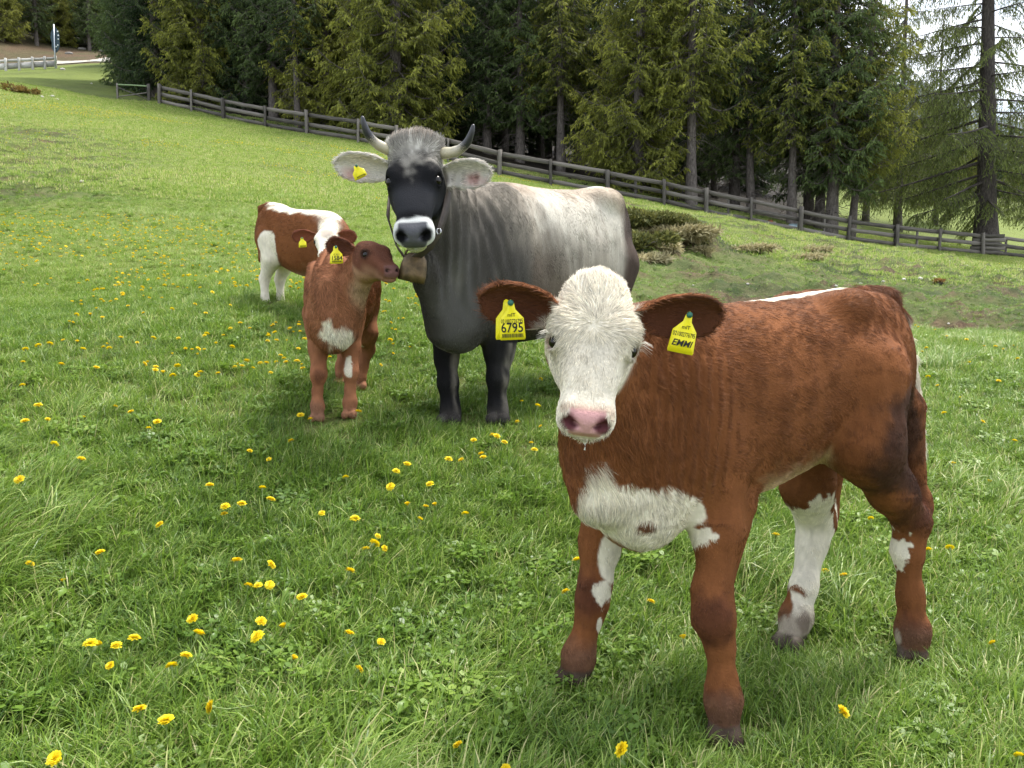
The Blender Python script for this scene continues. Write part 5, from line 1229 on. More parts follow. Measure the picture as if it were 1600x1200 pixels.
def clover(seed, n, R):
    rng = np.random.default_rng(seed); g = Geo()
    for _ in range(n):
        a = rng.uniform(0, 6.283); r = R * math.sqrt(rng.random()); p = A3(r * math.cos(a), r * math.sin(a), rng.uniform(.02, .055)); q = rng.uniform(.008, .014); tl = rng.normal(0, .3, 2)
        for k in range(3):
            b = k * 2.094 + a; h = unit(A3(math.cos(b), math.sin(b), tl[0] * math.cos(b) + tl[1] * math.sin(b) + .15)); s = A3(-math.sin(b), math.cos(b), 0)
            g.add([p, p + h * q - s * q * .7, p + h * q * 1.9 - s * q * .5, p + h * q * 1.9 + s * q * .5, p + h * q + s * q * .7], [[0, 1, 2], [0, 2, 3], [0, 3, 4]], np.clip(rng.normal(.40, .08), 0, .8))
    return g
def scatter(name, protos, pts, idx, rot, scl, shade, label, cat):
    """one 'stuff' object that sets tufts out on points"""
    coll = bpy.data.collections.new(name + '_tufts')
    for i, me in enumerate(protos):
        o = bpy.data.objects.new('%s_tuft_%02d' % (name, i), me); coll.objects.link(o)
    me = bpy.data.meshes.new(name); me.vertices.add(len(pts)); me.vertices.foreach_set('co', np.asarray(pts, np.float32).ravel())
    for nm, ty, ar in (('idx', 'INT', idx), ('scl', 'FLOAT', scl), ('shade', 'FLOAT', shade)):
        me.attributes.new(nm, ty, 'POINT').data.foreach_set('value', np.asarray(ar, np.int32 if ty == 'INT' else np.float32))
    me.attributes.new('rot', 'FLOAT_VECTOR', 'POINT').data.foreach_set('vector', np.asarray(rot, np.float32).ravel())
    o = link(name, me, kind='stuff', label=label, category=cat)
    ng = bpy.data.node_groups.new(name, 'GeometryNodeTree'); ng.interface.new_socket('Geometry', in_out='INPUT', socket_type='NodeSocketGeometry'); ng.interface.new_socket('Geometry', in_out='OUTPUT', socket_type='NodeSocketGeometry')
    N_, L_ = ng.nodes, ng.links; gi = N_.new('NodeGroupInput'); go = N_.new('NodeGroupOutput'); ip = N_.new('GeometryNodeInstanceOnPoints'); ci = N_.new('GeometryNodeCollectionInfo')
    ci.inputs['Collection'].default_value = coll; ci.inputs['Separate Children'].default_value = True; ci.inputs['Reset Children'].default_value = True
    def named(nm, ty):
        n = N_.new('GeometryNodeInputNamedAttribute'); n.data_type = ty; n.inputs['Name'].default_value = nm; return n.outputs['Attribute']
    L_.new(gi.outputs[0], ip.inputs['Points']); L_.new(ci.outputs[0], ip.inputs['Instance']); ip.inputs['Pick Instance'].default_value = True
    L_.new(named('idx', 'INT'), ip.inputs['Instance Index']); L_.new(named('scl', 'FLOAT'), ip.inputs['Scale'])
    er = N_.new('FunctionNodeEulerToRotation'); L_.new(named('rot', 'FLOAT_VECTOR'), er.inputs[0]); L_.new(er.outputs[0], ip.inputs['Rotation'])
    L_.new(ip.outputs[0], go.inputs[0]); md = o.modifiers.new('tufts', 'NODES'); md.node_group = ng; return o
def field_points(y0, y1, dens, rng, margin=1.3, gain=None):
    n = int(dens * (y1 - y0) * (.67 * (y0 + y1) + 2 * margin)); y = y0 + (y1 - y0) * rng.random(n * 3); x = rng.uniform(-1, 1, n * 3) * (.67 * y1 + margin)
    ok = np.abs(x) < .67 * y + margin; x, y = x[ok][:n], y[ok][:n]
    return x, y
HOOF = [tuple(P(*q)[:2]) for q in ((1131, 1150, 1.66), (893, 1062, 1.86), (1424, 1028, 2.06), (1230, 1008, 2.2), (703, 659, 3.78), (779, 658, 3.76), (496, 656, 3.48), (547, 650, 3.52), (563, 606, 4.0), (532, 600, 4.1), (426, 474, 5.9), (440, 474, 5.9))]
def build_grass():
    rng = np.random.default_rng(77); gm = grass_mat()
    mk = lambda g, nm: g.mesh(nm, gm)
    lush = [mk(tuft(200 + i, 34, .055, (.05, .14), (.0024, .0048), .48, 1.25, None if i < 7 else 0.), 'grass_tuft') for i in range(9)]
    longg = [mk(tuft(230 + i, 26, .05, (.12, .24), (.0026, .0046), .40, 1.6, 0.), 'grass_tuft') for i in range(4)]
    herb = [mk(rosette(250, 9, .085, .020, .9, .34), 'herb'), mk(rosette(251, 8, .06, .022, .7, .30), 'herb'), mk(rosette(252, 7, .10, .020, 1.1, .38), 'herb'), mk(clover(253, 26, .07), 'clover'), mk(clover(254, 30, .09), 'clover')]
    strw = [mk(tuft(260 + i, 12, .07, (.06, .16), (.0018, .0035), 1.1, .8, None, .9), 'straw') for i in range(2)]
    P_ = lush + longg + herb + strw; nL, nG, nH = len(lush), len(longg), len(herb)
    def emit(name, y0, y1, dens, sc, label, protos=P_, near=True):
        x, y = field_points(y0, y1, dens, rng); p = np.c_[x, y]; z = gz(x, y)
        f1 = fbm(p * .8, 51, 3); f2 = fbm(p * 2.6, 52, 2); f3 = fbm(p * 1.7, 53, 3)
        idx = rng.integers(0, nL, len(x)); r = rng.random(len(x))
        lg = (f1 + .5 * f2 > .20 + .2 * sstep(2.6, 4, y)) & (r < .45); idx[lg] = nL + rng.integers(0, nG, lg.sum())
        hb = (f3 > .12) & (r > .84) | (r > .95); idx[hb] = nL + nG + rng.integers(0, nH, hb.sum())
        sw = (r > .64) & (r < .665 + .03 * (f3 > .1)); idx[sw] = nL + nG + nH + rng.integers(0, 2, sw.sum())
        scl = sc * (1 - .14 * sstep(2.4, 3.2, y) - .14 * sstep(4.5, 8, y)) * rng.uniform(.75, 1.25, len(x)) * (1 + .35 * f1 + .25 * f2); rzn = rough_zone(x, y); scl *= 1 - .45 * rzn
        # trodden and cropped where the cattle stand
        for (hx, hy) in HOOF: scl *= 1 - .45 * np.exp(-(((x - hx) / .13) ** 2 + ((y - hy) / .15) ** 2))
        e = P(1510, 506, 8.8); scl *= sstep(.6, 1.1, np.hypot((x - e[0]) / .5, (y - e[1]) / .5))
        sh = .10 * f1 + .10 * f2 + rng.normal(0, .05, len(x)) + .12 * sstep(4, 12, y) + .10 * fbm(p * .35, 91, 2) - .20 * rzn + .45 * rzn * fbm(p * 2.4, 93, 3)
        wind = .9 + 1.3 * fbm(p * .45, 60, 2) ; rz = np.where(idx < nL - 2, rng.uniform(0, 6.283, len(x)), wind + rng.normal(0, .5, len(x)))
        rot = np.c_[rng.normal(0, .12, len(x)), rng.normal(0, .12, len(x)), rz]
        keep = scl > .12
        return scatter(name, protos, np.c_[x, y, z][keep], idx[keep], rot[keep], scl[keep], sh[keep], label, 'grass')
    emit('grass', .75, 3.2, 1250, .86, 'lush bright green grass in the front of the meadow')
    emit('grass', 3.2, 8.2, 560, .88, 'lush grass around the cow and the brown calf')
    emit('grass', 8.2, 17, 230, .85, 'grass farther up the slope')
    # far: shorter and coarser tufts
    far = [mk(tuft(300 + i, 30, .16, (.03, .09), (.008, .014), .7, .9, None, .06, 2), 'far_tuft') for i in range(5)]
    x, y = field_points(15, 44, 45, rng); p = np.c_[x, y]; ok = y < fence_y(x) + 6; x, y, p = x[ok], y[ok], p[ok]
    f1 = fbm(p * .4, 71, 3); n = len(x)
    scatter('grass', far, np.c_[x, y, gz(x, y)], rng.integers(0, 5, n), np.c_[rng.normal(0, .1, n), rng.normal(0, .1, n), rng.uniform(0, 6.28, n)], rng.uniform(.6, 1.3, n) * (1 + .4 * f1), .20 + .12 * f1 + rng.normal(0, .06, n), 'short grass of the upper meadow below the fence', 'grass')
# ------------------------------------------------------------------ fences, road, sign, rocks, shrubs, mountain
def ground_hit(u, v, h=0.):
    d = np.geomspace(.8, 140, 900); Q = np.array([P(u, v, q) for q in d]); g = gz(Q[:, 0], Q[:, 1]) + h - Q[:, 2]
    i = np.argmax(g > 0); i = max(i, 1); t = g[i - 1] / (g[i - 1] - g[i] + 1e-9); return Q[i - 1] * (1 - t) + Q[i] * t
def wood_mat(name, c1, c2):
    m, nt, b = mat_new(name); tc = nt.nodes.new('ShaderNodeTexCoord'); mp = nt.nodes.new('ShaderNodeMapping'); mp.inputs['Scale'].default_value = (1.2, 30, 30)
    nt.links.new(tc.outputs['Object'], mp.inputs[0]); nz = nt.nodes.new('ShaderNodeTexNoise'); nz.inputs['Scale'].default_value = 1.5; nz.inputs['Detail'].default_value = 7; nz.inputs['Roughness'].default_value = .65; nt.links.new(mp.outputs[0], nz.inputs['Vector'])
    a = nt.nodes.new('ShaderNodeObjectInfo'); ad = nt.nodes.new('ShaderNodeMath'); ad.operation = 'MULTIPLY_ADD'; ad.inputs[1].default_value = .35; nt.links.new(a.outputs['Random'], ad.inputs[0])
    s = nt.nodes.new('ShaderNodeMath'); s.operation = 'ADD'; s.inputs[1].default_value = -.17; nt.links.new(nz.outputs[0], s.inputs[0]); nt.links.new(s.outputs[0], ad.inputs[2])
    r = nt.nodes.new('ShaderNodeValToRGB'); r.color_ramp.elements[0].position = .25; r.color_ramp.elements[1].position = .75; r.color_ramp.elements[0].color = (*c1, 1); r.color_ramp.elements[1].color = (*c2, 1)
    nt.links.new(ad.outputs[0], r.inputs[0]); nt.links.new(r.outputs[0], b.inputs['Base Color']); b.inputs['Roughness'].default_value = .85; b.inputs['Specular IOR Level'].default_value = .2
    bp = nt.nodes.new('ShaderNodeBump'); bp.inputs['Strength'].default_value = .7; bp.inputs['Distance'].default_value = .01; nt.links.new(nz.outputs[0], bp.inputs['Height']); nt.links.new(bp.outputs[0], b.inputs['Normal']); return m
def bar_obj(name, p0, p1, w, t, mat, parent, base, rng, up=UP):
    """a board from p0 to p1, w tall, t thick, ends slightly uneven; its own x axis runs along the board"""
    p0, p1 = np.asarray(p0, float), np.asarray(p1, float); e = unit(p1 - p0); L = np.linalg.norm(p1 - p0); s = unit(np.cross(e, up)); u_ = np.cross(s, e)
    n = 4; V = []; 
    for i in range(n + 1):
        x = L * i / n; ww = w * (1 + rng.normal(0, .05)); o = rng.normal(0, .006); 
        for a_, b_ in ((-1, -1), (1, -1), (1, 1), (-1, 1)): V.append([x + (rng.normal(0, .012) if i in (0, n) else 0), a_ * t / 2, b_ * ww / 2 + o])
    F = [[0, 1, 2, 3], [4 * n + 3, 4 * n + 2, 4 * n + 1, 4 * n]]
    for i in range(n):
        for j in range(4): F.append([i * 4 + j, i * 4 + 4 + j, i * 4 + 4 + (j + 1) % 4, i * 4 + (j + 1) % 4])
    o = link(name, mesh_np(name, V, np.array(F), False, mat), tuple(p0 - base), parent)
    o.rotation_euler = Matrix([[e[i], s[i], u_[i]] for i in range(3)]).to_euler(); return o
def build_fences():
    rng = np.random.default_rng(12)
    mw = wood_mat('weathered grey timber', (.040, .036, .031), (.20, .18, .155)); mp_ = wood_mat('pale larch timber', (.22, .215, .20), (.60, .58, .54))
    pts = [np.array([x, y, gz1(x, y)]) for x, y in zip(_fx, _fy)]; base = pts[10].copy()
    f = link('wooden_fence', None, base, None, label='long weathered grey board fence running down the slope in front of the wood', category='fence')
    def post(p, h, w, dy, nm='post'):
        q = p + A3(0, dy, 0); return bar_obj(nm, q - UP * .35, q + UP * (h + rng.normal(0, .03)) + A3(rng.normal(0, .02), rng.normal(0, .02), 0), w, w * .8, mw, f, base, rng, up=A3(1, 0, 0))
    for i, p in enumerate(pts):
        post(p, 1.06, .15 if i % 2 == 0 else .11, -.06)
        if i % 2 == 0: post(p, 1.0, .12, .12)
        if i < len(pts) - 1 and i > 8 and i % 2 == 0: pm = (p + pts[i + 1]) / 2; pm[2] = gz1(pm[0], pm[1]); post(pm, .95, .09, .10)
    for r, (hh, w) in enumerate(((.92, .18), (.54, .18), (.16, .17))):
        i = -(r % 2)
        while i < len(pts) - 1:
            a_, b_ = pts[max(i, 0)], pts[min(i + 2, len(pts) - 1)]; m_ = pts[min(max(i, 0) + 1, len(pts) - 1)] if i >= 0 and i + 2 <= len(pts) - 1 else None
            # a board bends over two bays: follow the ground at the middle post only roughly
            lo = UP * (hh + rng.normal(0, .02)); off = A3(0, .035 + .004 * (i % 3), 0)
            if m_ is not None:
                bar_obj('board', a_ + lo + off, m_ + lo + off + UP * rng.normal(0, .015), w, .035, mw, f, base, rng); bar_obj('board', m_ + lo + off + A3(.02, .0, 0), b_ + lo + off, w * rng.uniform(.9, 1.05), .035, mw, f, base, rng)
            else: bar_obj('board', a_ + lo + off, b_ + lo + off, w, .035, mw, f, base, rng)
            i += 2
    q = np.array([(1533 - 800) / FPX * 38.3, 38.2, 0]); q[2] = gz1(q[0], q[1])       # short boards stacked against the larch
    for k in range(5): bar_obj('board', q + A3(-.78 + rng.normal(0, .05), -.1, .13 + k * .2), q + A3(.72 + rng.normal(0, .05), -.16, .10 + k * .2), .17, .05, mw, f, base, rng)
    # pale fence along the road, far left
    pl = [P(-60, 113, 63), P(-35, 112, 63.5), P(-12, 110.5, 64), P(10, 109.5, 64.5), P(31, 110, 65), P(52, 109, 65.5), P(71, 108.5, 66), P(88, 107, 66.5)]
    for q in pl: q[2] = gz1(q[0], q[1])
    base = pl[3].copy(); f = link('roadside_fence', None, base, None, label='short pale board fence along the road at the far left', category='fence')
    for q in pl: bar_obj('post', q - UP * .3 + A3(0, -.06, 0), q + UP * 1.0 + A3(0, -.06, 0), .16, .12, mp_, f, base, rng, up=A3(1, 0, 0))
    for a_, b_ in zip(pl[:-1], pl[1:]):
        for hh, w in ((.83, .22), (.38, .46)): bar_obj('board', a_ + UP * hh + A3(.02, .03, 0), b_ + UP * hh + A3(-.02, .03, 0), w, .04, mp_, f, base, rng)
    # thin rail gate
    a_, b_ = P(184, 156, 45), P(233, 160, 44); a_[2] = gz1(a_[0], a_[1]); b_[2] = gz1(b_[0], b_[1]); base = a_.copy()
    f = link('rail_gate', None, base, None, label='low rail gate of thin grey poles left of the long fence', category='gate')
    bar_obj('post', a_ - UP * .3, a_ + UP * .85, .09, .09, mw, f, base, rng, up=A3(1, 0, 0)); bar_obj('post', b_ - UP * .3, b_ + UP * .95, .15, .13, mw, f, base, rng, up=A3(1, 0, 0))
    g_ = simple_mat('pale green rail', srgb(120, 140, 100), .7, .3, 0, .2, 8)
    bar_obj('rail', a_ + UP * .78, b_ + UP * .84, .07, .05, g_, f, base, rng); bar_obj('rail', a_ + UP * .10, b_ + UP * .50, .05, .04, mw, f, base, rng); bar_obj('rail', a_ + UP * .62, b_ + UP * .12, .05, .04, mw, f, base, rng)
def rock_mesh(seed, mat, flat=.6):
    rng = np.random.default_rng(seed); V, F = sphere_np((0, 0, 0), 1, None, 14, 9); n = V / (np.linalg.norm(V, axis=1)[:, None] + 1e-9)
    V = V * (1 + .30 * fbm(n * 1.6 + seed, seed, 3)[:, None] + .10 * fbm(n * 5 + seed, seed + 5, 2)[:, None]) * A3(1, .8, flat); return mesh_np('rock', V, F, False, mat)
def bush(name, pos, R, n, mat, label, cat, seed, straw=False, leaf=(.05, .11), lw=(.010, .02), up=.6, stems=True):
    rng = np.random.default_rng(seed); root = link(name, None, pos, None, label=label, category=cat); g = Geo(); c = Geo()
    lob = [(rng.normal(0, .45, 3) * R * A3(1, 1, .35) + UP * R[2] * .45, rng.uniform(.35, .6)) for _ in range(9)]
    C = np.vstack([o + (lambda q: q / (np.linalg.norm(q, axis=1)[:, None]))(rng.normal(0, 1, (n // 9, 3))) * (rng.random((n // 9, 1)) ** .35) * R * s for o, s in lob]); C = C[C[:, 2] > -.03]
    D = rng.normal(0, .6, C.shape) + UP * up + C / R * .5; V, F, T = sprays(C, D, rng.uniform(*leaf, len(C)), rng.uniform(*lw, len(C)), np.clip(rng.normal(.45, .22, len(C)), 0, 1), rng, .2); c.add(V, F, T)
    for o, s in lob: g.tube([A3(0, 0, -.1), o * .5 + rng.normal(0, .03, 3), o], [.018, .012, .005], 5, caps=False)
    link('stems', g.mesh('stems', M_BARK), (0, 0, 0), root); link('foliage', c.mesh('foliage', mat), (0, 0, 0), root, kind='stuff'); return root
def build_things():
    rng = np.random.default_rng(9)
    # gravel road far left: two pale wheel tracks on a strip
    ctr = [ground_hit(u, v) for u, v in ((30, 101), (70, 99.5), (105, 99), (150, 96.5), (190, 92.5), (225, 88), (262, 82))]; ctr = np.array(ctr); t = np.linspace(0, len(ctr) - 1, 60); C = np.stack([np.interp(t, range(len(ctr)), ctr[:, k]) for k in range(3)], 1)
    T = np.gradient(C, axis=0); S_ = np.stack([-T[:, 1], T[:, 0], 0 * T[:, 0]], 1); S_ /= np.linalg.norm(S_, axis=1)[:, None]
    mr = simple_mat('pale gravel', (.38, .36, .31), .9, .2, 0, .25, 3, .5)
    V = []; cols = (-1.3, -.8, -.3, .3, .8, 1.3)
    for c_, s_ in zip(C, S_):
        for o in cols: q = c_ + s_ * o; q[2] = gz1(q[0], q[1]) + .09 + .02 * math.cos(o * 3); V.append(q)
    F = [[i * 6 + j, i * 6 + j + 1, (i + 1) * 6 + j + 1, (i + 1) * 6 + j] for i in range(59) for j in range(5)]
    link('gravel_road', mesh_np('gravel_road', V, F, True, mr), kind='structure', label='pale gravel road below the far wood')
    # signpost
    b_ = P(87, 107, 65.8); b_[2] = gz1(b_[0], b_[1]); sg = link('signpost', None, b_, None, label='tall signpost with a dark blue green pointed board beside the road', category='signpost')
    ms = simple_mat('galvanised pole', (.45, .48, .52), .4, .5, .6); g = Geo(); g.tube([A3(0, 0, -.4), A3(0, 0, 3.55)], [.055, .05], 10); link('pole', g.mesh('pole', ms, True), (0, 0, 0), sg)
    out = [(-.0, 3.45), (.16, 3.25), (.33, 2.95), (.40, 2.6), (.36, 2.2), (.38, 1.9), (.26, 1.5), (.10, 1.32), (-.12, 1.35), (-.28, 1.7), (-.26, 2.1), (-.36, 2.5), (-.30, 2.95), (-.14, 3.25)]
    n = len(out); V = [[x, y_, z] for y_ in (.06, .09) for x, z in out]; cf = [[0.03, y_, 2.3] for y_ in (.06, .09)]; V += cf
    F = [[(j + 1) % n, j, 2 * n] for j in range(n)] + [[n + j, n + (j + 1) % n, 2 * n + 1] for j in range(n)]; g = Geo(); g.add(V, F)
    g.add(V, [[j, (j + 1) % n, n + (j + 1) % n, n + j] for j in range(n)]); link('board', g.mesh('board', simple_mat('dark blue green board', (.020, .045, .06), .5, .4)), (0, 0, 0), sg)
    for z, x in ((3.0, .27), (2.68, .31), (2.38, .30), (1.9, .24), (1.78, .10)): g = Geo(); g.tube([A3(x, .055, z), A3(x, .03, z)], [.062, .058], 10); link('reflector', g.mesh('reflector', simple_mat('white reflector', (.75, .78, .8), .4)), (0, 0, 0), sg)
    # mountain
    us = np.linspace(500, 2300, 120); cv = np.interp(us, [500, 1000, 1250, 1340, 1400, 1432, 1460, 1520, 1600, 1750, 2000, 2300], [190, 180, 172, 140, 132, 126, 140, 168, 192, 235, 260, 240]) + 6 * fbm(np.c_[us * .02, us * 0], 5, 4)
    rowsn = 40; V = []
    for j in range(rowsn):
        s = j / (rowsn - 1)
        for i, u in enumerate(us):
            q = P(u, cv[i], 1150 + 3 * fbm([[u * .01, 3]], 2, 2)[0]); x, y = q[0], q[1] - s * 520; z = q[2] * (1 - s) ** 1.2 + (-60) * s
            r = fbm([[x * .012, y * .012, z * .01]], 3, 4)[0]; V.append([x, y + 30 * r * math.sin(s * 3.1), z + 22 * r * math.sin(s * 3.1)])
    F = [[j * 120 + i, j * 120 + i + 1, (j + 1) * 120 + i + 1, (j + 1) * 120 + i] for j in range(rowsn - 1) for i in range(119)]
    mm, nt, b = mat_new('rock face with painted haze'); tc = nt.nodes.new('ShaderNodeTexCoord'); nz = nt.nodes.new('ShaderNodeTexNoise'); nz.inputs['Scale'].default_value = .02; nz.inputs['Detail'].default_value = 9; nz.inputs['Roughness'].default_value = .7; nt.links.new(tc.outputs['Object'], nz.inputs['Vector'])
    rp = nt.nodes.new('ShaderNodeValToRGB'); rp.color_ramp.elements[0].position = .35; rp.color_ramp.elements[1].position = .65; rp.color_ramp.elements[0].color = (.055, .075, .09, 1); rp.color_ramp.elements[1].color = (.20, .23, .27, 1); nt.links.new(nz.outputs[0], rp.inputs[0]); nt.links.new(rp.outputs[0], b.inputs['Base Color']); b.inputs['Roughness'].default_value = 1  # distance haze painted into the rock colour as grey blue
    link('mountain', mesh_np('mountain', V, F, True, mm), kind='structure', label='mountain face behind the trees, coloured grey blue for haze')
    # mound with juniper and bleached grass
    MJ = foliage_mat('juniper', (.045, .060, .018), (.24, .23, .065), .25); MD = foliage_mat('bleached grass', (.20, .175, .08), (.58, .51, .30), .3)
    for (u, v, rx, ry, rz, n, mat, lab, cat, sd, strw) in (
        (985, 358, .8, .7, .36, 9000, MJ, 'low olive juniper on the mound right of the cow rump', 'shrub', 1, 0), (1028, 350, .8, .6, .28, 8500, MJ, 'low juniper along the top of the mound', 'shrub', 2, 0), (995, 380, .55, .4, .26, 4000, MJ, 'small juniper at the foot of the mound', 'shrub', 3, 0),
        (1050, 366, .7, .5, .20, 6500, MD, 'bleached dry grass tussock on the right side of the mound', 'grass tussock', 4, 1), (1078, 370, .5, .4, .15, 4200, MD, 'small bleached tussock at the right end of the mound', 'grass tussock', 5, 1), (1035, 385, .5, .3, .16, 2600, MD, 'dry tussock below the juniper', 'grass tussock', 6, 1),
        (1096, 376, .22, .2, .14, 900, MJ, 'tiny brown green shrub beside the mound', 'shrub', 7, 0), (1018, 402, .5, .25, .14, 2400, MD, 'faded tussock on the grassy ledge below the mound', 'grass tussock', 8, 1), (1098, 391, .2, .15, .13, 800, MD, 'small faded tussock right of the ledge', 'grass tussock', 10, 1),
        (1262, 400, .4, .3, .10, 1000, MD, 'bleached tussock in the middle of the right hand pasture', 'grass tussock', 9, 1), (1278, 388, .3, .2, .09, 700, MD, 'bleached tussock just above another one in the pasture', 'grass tussock', 11, 1), (1180, 384, .4, .2, .08, 700, MD, 'grey dry tussock left of the bleached pair', 'grass tussock', 12, 1)):
        q = ground_hit(u, v + 4); s_ = q[1] / 16.; bush('tussock' if strw else 'juniper_shrub', q - UP * .04, A3(rx, ry, rz) * s_, n, mat, lab, cat, sd, leaf=(.06, .13) if not strw else (.07, .17), lw=(.010, .022), up=.5 if not strw else .1)
    q = ground_hit(32, 146); bush('dry_bush', q, A3(.55, .3, .32), 900, foliage_mat('rusty leaves', (.08, .07, .02), (.34, .22, .06), .3), 'small orange leaved bush at the far left edge of the slope', 'bush', 21, leaf=(.10, .2), lw=(.03, .05))
    q = ground_hit(218, 142); bush('bush', q, A3(.6, .5, .7), 2600, M_BSH, 'small grey green bush standing left of the long fence', 'bush', 22, leaf=(.08, .15), lw=(.02, .04))
    q = ground_hit(1468, 442); bush('dry_bush', q, A3(.10, .08, .05), 120, foliage_mat('brown sprigs', (.12, .07, .02), (.34, .19, .07), .3), 'tiny rusty bush on the right hand pasture', 'bush', 23, leaf=(.05, .1), lw=(.015, .02))
    # stones
    mst = simple_mat('pale stone', (.50, .47, .42), .85, .25, 0, .3, 9, .6); ms2 = simple_mat('grey stone', (.24, .22, .20), .85, .25, 0, .35, 7, .6); rm = [rock_mesh(i, mst) for i in range(3)]; rm2 = [rock_mesh(i + 5, ms2) for i in range(3)]
    wh = [(66, 152, 5), (82, 151, 5), (98, 109, 6), (143, 131, 3), (8, 132, 4), (90, 156, 4), (275, 185, 3), (1510, 524, 9), (1525, 528, 5), (1168, 444, 4), (1083, 446, 3), (1412, 437, 6), (1438, 436, 7), (1460, 433, 5), (1380, 440, 4), (1306, 447, 4), (1344, 444, 5), (1482, 506, 4), (1095, 386, 6), (1108, 396, 5), (1060, 378, 5), (1460, 441, 3), (128, 284, 6)]
    names = ['left pair by the rusty bush', 'right pair by the rusty bush', 'upright by the end of the pale fence', 'alone in the bright grass below the road', 'at the far left edge', 'below the pair by the rusty bush', 'below the corner of the long fence', 'biggest in the bare earth hollow', 'beside the biggest one in the earth hollow', 'behind the back of the front calf', 'near the grassy ledge', 'first on the worn path in the pasture', 'largest on the worn path', 'last on the worn path', 'left of the worn path', 'far left of the worn path', 'half way along the worn path', 'above the bare earth hollow', 'on top of the right end of the mound', 'at the foot of the mound', 'among the bleached grass of the mound', 'under the worn path', 'on the grey patch of the left slope']
    for (u, v, r), nm in zip(wh, names):
        q = ground_hit(u, v); R = r / FPX * q[1] * .62; o = link('rock', rm[int(rng.integers(3))], q + UP * R * .12, None, label='pale stone lying ' + nm, category='stone', group='stones on the meadow'); o.scale = (R, R, R); o.rotation_euler = (0, 0, rng.uniform(0, 6))
    for (u, v, r), nm in zip(((120, 62, 10), (128, 77, 9), (160, 80, 8), (108, 84, 9), (178, 84, 8), (140, 70, 7)), ('highest', 'middle', 'right', 'left', 'far right', 'second highest')):
        q = ground_hit(u, v); R = r / FPX * q[1] * .5; o = link('rock', rm2[int(rng.integers(3))], q, None, label='grey boulder on the bank above the road, ' + nm + ' one', category='boulder', group='boulders on the bank above the road'); o.scale = (R * 1.4, R, R)
    for (u, v, w, h, c_, lab) in ((1237, 349, .30, .26, (.45, .58, .66), 'pale blue box lying behind the lower fence boards'), (1202, 343, .16, .16, (.62, .52, .42), 'small cream box behind the fence'), (1196, 341, .16, .2, (.30, .10, .04), 'small rust red box behind the fence'), (1154, 333, .22, .14, (.32, .10, .05), 'flat red brown box behind the fence boards')):
        x = (u - 800) / FPX * 33.9; y = fence_y(x) + .45; q = A3(x, y, gz1(x, y)); g = Geo(); g.box((0, 0, h / 2), w, .22, h, jit=.02, rng=rng); r_ = link('box', None, q, None, label=lab, category='box'); mt_ = simple_mat('box paint', c_, .6)
        link('body', g.mesh('body', mt_), (0, 0, 0), r_); g = Geo(); g.box((0, 0, h + .012), w * 1.06, .24, .02); link('lid', g.mesh('lid', mt_), (0, 0, 0), r_)
# ------------------------------------------------------------------ dandelions
def dandelion_meshes():
    my, nt, b = mat_new('dandelion yellow'); a = nt.nodes.new('ShaderNodeAttribute'); a.attribute_name = 'tint'; r = nt.nodes.new('ShaderNodeValToRGB'); r.color_ramp.elements[0].color = (.80, .52, .006, 1); r.color_ramp.elements[1].color = (.92, .78, .012, 1); nt.links.new(a.outputs['Fac'], r.inputs[0])
    nt.links.new(r.outputs[0], b.inputs['Base Color']); b.inputs['Roughness'].default_value = .6; tr = nt.nodes.new('ShaderNodeBsdfTranslucent'); nt.links.new(r.outputs[0], tr.inputs[0]); mx = nt.nodes.new('ShaderNodeMixShader'); mx.inputs[0].default_value = .3
    nt.links.new(b.outputs[0], mx.inputs[1]); nt.links.new(tr.outputs[0], mx.inputs[2]); nt.links.new(mx.outputs[0], nt.nodes['Material Output'].inputs[0])
    ms = simple_mat('dandelion stem', (.16, .22, .06), .5, .4); out = []
    for s, (open_, H) in enumerate(((1., .10), (.85, .085), (.7, .11), (.25, .075))):
        rng = np.random.default_rng(500 + s); g = Geo()
        for (n, R, el, dz) in ((34, .0195, .06, 0), (34, .0175, .26, .0012), (28, .014, .48, .0024), (22, .010, .75, .0034), (14, .006, 1.1, .004)):
            el = el + (1 - open_) * 1.15; R = R * (.8 + .2 * open_)
            for k in range(n):
                az = k * 6.283 / n + rng.normal(0, .12); L = R * rng.uniform(.85, 1.1); h = A3(math.cos(az), math.sin(az), 0); sd = A3(-h[1], h[0], 0); e = el + rng.normal(0, .12); d = h * math.cos(e) + UP * math.sin(e); w = .0033; o = UP * dz
                g.add([o - sd * w * .5, o + sd * w * .5, o + d * L * .8 + sd * w, o + d * L - UP * .001, o + d * L * .8 - sd * w], [[0, 1, 2], [0, 2, 4], [2, 3, 4]], np.clip(.80 - .22 * (el > .6) + rng.normal(0, .12), 0, 1))
        V = [[r_ * math.cos(a_), r_ * math.sin(a_), z] for r_, z in ((.003, -.012), (.0055, -.007), (.005, .001)) for a_ in np.arange(8) * .7854]; F = [[i * 8 + j, i * 8 + (j + 1) % 8, i * 8 + 8 + (j + 1) % 8, i * 8 + 8 + j] for i in range(2) for j in range(8)]
        gs = Geo(); bend = rng.normal(0, .012, 2); gs.tube([A3(-bend[0], -bend[1], -H - .02), A3(0, 0, -H * .5), A3(0, 0, -.01)], [.002, .0018, .0016], 6, caps=False); gs.add(V, F)
        out.append((g.mesh('flower_head', my), gs.mesh('stem', ms, True), H, g, gs))
    return out, my
